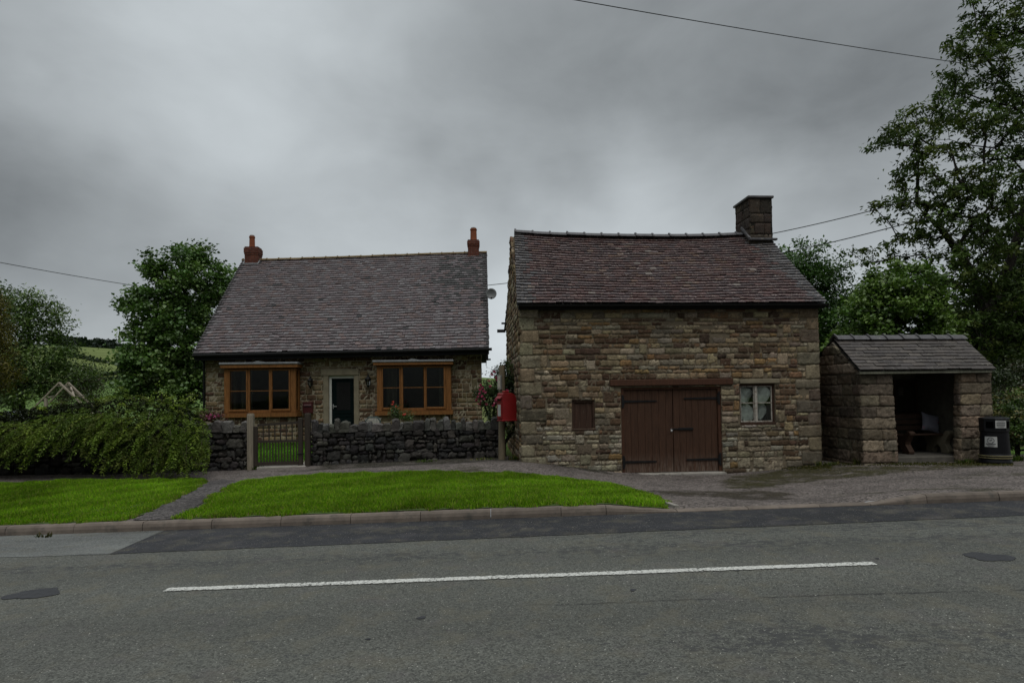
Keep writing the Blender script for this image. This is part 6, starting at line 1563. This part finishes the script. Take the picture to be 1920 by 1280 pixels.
sp_ = [(927, 696, 15.1), (922, 702, 15.1), (930, 708, 15.1), (933, 712, 15), (901, 722, 15.5), (905, 727, 15.5), (900, 730, 15.4), (907, 733, 15.4), (899, 738, 15.4), (904, 743, 15.4), (910, 736, 15.4), (896, 744, 15.5), (901, 752, 15.5), (909, 748, 15.4), (930, 750, 15.1), (928, 756, 15.1), (919, 724, 15.2), (948, 735, 14.9), (951, 732, 14.9), (893, 750, 15.6), (899, 757, 15.5), (935, 765, 15.1), (924, 760, 15.2), (916, 714, 15.3), (912, 757, 15.4)]
blooms(o, sp_, .055, PK, 5)
o = bush('rose_bush', 'small red rose growing under the cottage bay window nearer the barn', 'rose', [(738, 775, 19.2, 9, 9, .2), (748, 778, 19.2, 12, 8, .2), (742, 766, 19.2, 5, 8, .15), (762, 780, 19, 12, 8, .2)], 60, 22, .07, .05, [(.06, .10, .025), (.045, .08, .02)], 94)
blooms(o, [(737, 753.5, 19.1), (736, 758, 19.1), (743, 762, 19.1), (757, 777, 18.9), (760, 776.5, 18.9)], .055, [(.55, .06, .045), (.6, .12, .09)], 6)
o = bush('flower_border', 'reddish purple border flowers under the cottage bay nearer the sprawling bush', 'plant', [(388, 780, 18.6, 14, 9, .25), (405, 782, 18.6, 16, 8, .25), (375, 780, 18.4, 12, 10, .25)], 80, 22, .07, .05, [(.055, .085, .02), (.10, .022, .02), (.08, .03, .03)], 95)
blooms(o, [(396, 778, 18.3), (402, 781, 18.3), (410, 779, 18.3), (389, 781, 18.3), (393, 784, 18.3)], .07, [(.3, .05, .12), (.4, .12, .25)], 7)
# tufts and weeds at wall feet
def tuft(label, px, py, n, h, cols, seed, spread=.12, cat='weed'):
    p = ground_hit(px, py); g_ = np.random.default_rng(seed); o = thing('weed_tuft', label, cat, (p.x, p.y, g_final(p.x, p.y)), 0)
    V = []; Fq = []; Cc = []
    for i in range(n):
        a = g_.uniform(0, 6.28); r_ = spread * g_.random() ** .6; b = np.array([r_ * math.cos(a) * 1.6, r_ * math.sin(a) * .7, 0]); lean = g_.uniform(.2, .9) * h; hh = h * g_.uniform(.4, 1.1); a2 = a + g_.normal(0, .8); w = .008
        t_ = b + np.array([lean * math.cos(a2), lean * math.sin(a2), hh]); m_ = b + np.array([lean * .35 * math.cos(a2), lean * .35 * math.sin(a2), hh * .65]); s = np.array([-math.sin(a2) * w, math.cos(a2) * w, 0])
        k = len(V); V += [b - s, b + s, m_ + s, t_, m_ - s]; Fq += [(k, k + 1, k + 2, k + 4), (k + 4, k + 2, k + 3)]; Cc += [np.array(cols[g_.integers(0, len(cols))]) * g_.uniform(.7, 1.3)] * 5
    link_mesh('blades', np.array(V), Fq, 'grass', o, None, np.array(Cc))
    return o
DRY = [(.20, .17, .07), (.13, .12, .04), (.07, .08, .02)]; GRN = [(.05, .085, .018), (.07, .10, .02), (.04, .06, .015)]
tuft('pale dry grass tuft at the corner of the shelter pillar', 1622, 870, 120, .14, DRY, 1, .16)
tuft('thin grass tuft at the foot of the barn corner nearest the shelter', 1552, 872, 90, .10, DRY + GRN, 2, .18)
tuft('grass tuft on the shelter doorstep by the pillar next to the bin', 1812, 868, 90, .10, DRY + GRN, 3, .16)
tuft('yellowish weed tuft at the foot of the litter bin', 1872, 864, 110, .09, DRY + GRN, 4, .2)
tuft('green weed tuft between the litter bin and the right edge bush', 1900, 864, 130, .15, GRN, 5, .2)
tuft('dry stalks in the dark corner between red post box and barn', 968, 862, 70, .16, DRY + GRN, 6, .12)
tuft('small dark weed growing in the kerb joint of the old road strip', 84, 1004, 24, .06, [(.04, .05, .02), (.06, .05, .025)], 7, .07)
tuft('grass tuft at the foot of the pale gatepost', 478, 880, 80, .10, GRN, 8, .12)
tuft('small weed along the foot of the dark dry stone wall', 800, 866, 60, .07, GRN, 9, .2)
tuft('low weeds at the foot of the wall near the red post box', 905, 862, 60, .06, GRN + DRY, 10, .2)
# moss along the front of the barn
def moss(px0, px1, py, n, w, seed):
    g_ = np.random.default_rng(seed); V = []; Cc = []
    cen = []
    for i in range(n):
        p = ground_hit(g_.uniform(px0, px1), py + g_.normal(0, w)); cen.append((p.x, p.y, g_final(p.x, p.y) + .012))
    cen = np.array(cen); V, q, c4 = leaves(cen, .035, palcol([(.05, .05, .014), (.035, .04, .012), (.07, .06, .02)], n, g_), g_, .8, 1.2)
    kind(link_mesh('moss', V, q, 'grass', None, None, c4), 'stuff')
moss(1400, 1560, 876, 1200, 2.5, 3); moss(1560, 1900, 870, 1800, 1.6, 4)
# back garden seen through the gate: grass, a path
gl_ = [tuple(at(x, y, 15).xy) for x, y in ((430, 850), (590, 850))]
yA = WA.y + .5
gpoly = [(WD.x - 1.6, yA), (WA.x - .25, yA), (WA.x + .1, 20.2), (WD.x - 2.6, 20.2)]
soil('garden_turf', gpoly, 'turf', .012)
lawn('garden_grass', gpoly, 1500, .10, 25, lambda x, y: gz(x, y), [(.07, .17, .015), (.09, .2, .02)], .010)
gpath = [(WA.x - .75, yA - .3), (WA.x + .25, yA - .3), (WA.x + 1.3, 20.0), (WA.x + .3, 20.0)]
M['paving'] = mat('paving', (.30, .26, .22), .9, .3, 5, bscale=50, bstr=.5)
soil('garden_path', gpath, 'paving', .03)
st = GF.W(.05, .02, 0); mb = MB(); a = Lg(483, 874); b_ = Lg(575, 872); mb.box(a[0], b_[0], -.12, .3, a[1] - .3, a[1] - .005, None, .02); o = mb.build('gate_step', 'concrete'); o.location = GF.o; o.rotation_euler = (0, 0, GF.a); kind(o, 'structure')
# garden chair: only its lattice back shows above the wall
p = at(699, 786, 16.6); zg = gz1(p.x, p.y); gc = thing('garden_chair', 'garden chair with a white lattice back, top showing over the wall', 'chair', (p.x, p.y, zg), R(8)); Hc = p.z - zg + .06
mb = MB(); mb.tube([(-.22, 0, .42), (-.20, .02, Hc - .10), (-.12, .03, Hc), (.12, .03, Hc), (.20, .02, Hc - .10), (.22, 0, .42)], .018, 8); mb.build('back_frame', 'chair_green', gc)
mb = MB()
for i in range(-6, 7):
    mb.bar((i * .03 - .05, .025, Hc - .24), (i * .03 + .05, .025, Hc - .02), .012, .008); mb.bar((i * .03 + .05, .03, Hc - .24), (i * .03 - .05, .03, Hc - .02), .012, .008)
mb.build('lattice', 'white_paint', gc)
mb = MB(); mb.box(-.24, .24, -.42, .0, .40, .44, None, .015); mb.build('seat', 'chair_green', gc)
for x_ in (-.2, .2):
    for y_ in (-.38, -.02): mb = MB(); mb.tube([(x_, y_, .40), (x_ * 1.08, y_, 0)], .018, 8); mb.build('leg', 'chair_green', gc)
# timber A-frame in the garden
tf = thing('timber_frame', 'pale timber A-frame with braces standing behind the sprawling bush', 'timber frame', gp3(118, 20), 0); tb = np.array(tf.location)
def beam(a, b, Da, Db, w=.075, ext=0):
    p, q_ = np.array(at(*a, Da)), np.array(at(*b, Db)); q_ = q_ + (q_ - p) * ext; mb = MB(); mb.bar(p - tb, q_ - tb, w, w * .8); mb.build('beam', 'pale_wood', tf)
beam((111, 717), (78, 750), 19.4, 19.4, .05, 1.0); beam((111, 717), (143, 747), 19.4, 19.4, .055, 1.0); beam((128, 717), (98, 749), 20.6, 20.6, .05, 1.0); beam((128, 717), (160, 748), 20.6, 20.6, .055, 1.0)
beam((108, 723), (133, 722.5), 19.4, 20.5, .05); beam((119, 723), (152, 743), 19.5, 20.5, .05); beam((132, 724), (139, 743), 20.5, 19.5, .05); beam((139, 743), (156, 742), 19.4, 20.5, .05); beam((92, 744), (101, 743.5), 19.4, 20.5, .06); beam((86, 746), (86, 790), 19.4, 19.4, .08, .6)
# pale tarpaulin glimpsed over the wall at the far left
p = at(22, 782, 15.4); mb = MB(); n = 10; r_ = random.Random(3)
vs = [(-.55 + 1.1 * i / n, -.3 + .6 * j / 3, .25 * math.exp(-((i - 5) / 4) ** 2) + r_.uniform(0, .05) - (.25 if j in (0, 3) else 0)) for i in range(n + 1) for j in range(4)]
mb.add(vs, [(i * 4 + j, (i + 1) * 4 + j, (i + 1) * 4 + j + 1, i * 4 + j + 1) for i in range(n) for j in range(3)])
mb.add([(x, y, -.95) for x, y in ((-.55, -.3), (.55, -.3), (.55, .3), (-.55, .3))] + [(-.55, -.3, -.24), (.55, -.3, -.24), (.55, .3, -.24), (-.55, .3, -.24)], [(0, 1, 5, 4), (1, 2, 6, 5), (2, 3, 7, 6), (3, 0, 4, 7)])
o = mb.build('covered_stack', 'blue_tarp'); o.location = (p.x, p.y, p.z - .12); tag(o, 'something under a pale tarpaulin behind the bush at the far left', 'tarpaulin')

# ------------------------------------------------------------------ overhead cables
def cable(label, a, b, sag, r, ext=(0, 0)):
    a, b = at(*a), at(*b); d = b - a; a = a - d * ext[0]; b = b + d * ext[1]; n = 24; pts = []
    for i in range(n + 1): t_ = i / n; p = a.lerp(b, t_); p.z -= sag * 4 * t_ * (1 - t_); pts.append(p - a)
    mb = MB(); mb.tube(pts, r, 6); o = mb.build('overhead_cable', 'cable', None, tuple(a)); return tag(o, label, 'cable', 'overhead cables')
cable('overhead cable crossing the upper sky down into the ash tree', (1108, -1, 14), (1775, 113, 19), .10, .011, (.5, .12))
cable('overhead cable running from the left edge into the sycamore', (0, 489, 24), (262, 534, 29), .10, .014, (.4, .5))
cable('upper of the two cables between the barn chimney and the ash', (1449, 437, 19), (1640, 391, 17), .05, .013, (.1, .35))
cable('lower of the two cables leaving the barn roof towards the ash', (1482, 470, 20), (1652, 429, 17), .05, .014, (.2, .45))
cable('short cable seen in the gap between cottage gable and barn', (913, 535, 24), (958, 530, 22), .0, .013, (.1, .4))

# ------------------------------------------------------------------ the far hill
def hill_at(px, py):
    d = ray(px, py); t_ = 40.
    while t_ < 900:
        p = EYE + d * t_
        if p.z < gz1(p.x, p.y): return p
        t_ += 2
    return EYE + d * 420
g_ = np.random.default_rng(77)
cen = []
for i in range(90):
    px = g_.uniform(95, 300); D = 385 + g_.normal(0, 8); x = at(px, 660, D).x; y = D; z = gz1(x, y); hh = np.interp(px, [95, 128, 140, 152, 175, 180, 195, 208, 214, 300], [7, 6, 5, 6.5, 6, 6.5, 7, 6, 4, 5])
    k = 26; c = np.stack([x + g_.normal(0, 2.2, k), y + g_.normal(0, 2, k), z - 1.2 + g_.uniform(0, 1, k) ** .8 * hh * g_.uniform(.7, 1.1)], -1); cen.append(c)
cen = np.concatenate(cen); V, q, c4 = leaves(cen, 2.6, palcol([(.022, .032, .022), (.028, .04, .026), (.018, .026, .02)], len(cen), g_), g_, .8, .4)
kind(link_mesh('far_woodland', V, q, 'leaf_dark', None, None, c4), 'stuff')
for i, (pa, pb_) in enumerate((((132, 668), (200, 682)), ((190, 706), (232, 700)), ((186, 716), (225, 712)), ((905, 738), (960, 738)))):
    A = hill_at(*pa); B = hill_at(*pb_); n = 260; t_ = g_.random(n)[:, None]; c = np.array(A) * (1 - t_) + np.array(B) * t_; c[:, 2] = gz(c[:, 0], c[:, 1]); sz = .0032 * np.array(A).clip(1)[1]
    c += g_.normal(0, 1, (n, 3)) * sz * np.array([1, 1, .6]) + np.array([0, 0, sz * .8]); V, q, c4 = leaves(c, sz * 1.4, palcol([(.03, .045, .02), (.024, .036, .018)], n, g_), g_, .8, .5)
    o = link_mesh('hedgerow', V, q, 'leaf_dark', None, None, c4); kind(o, 'stuff')
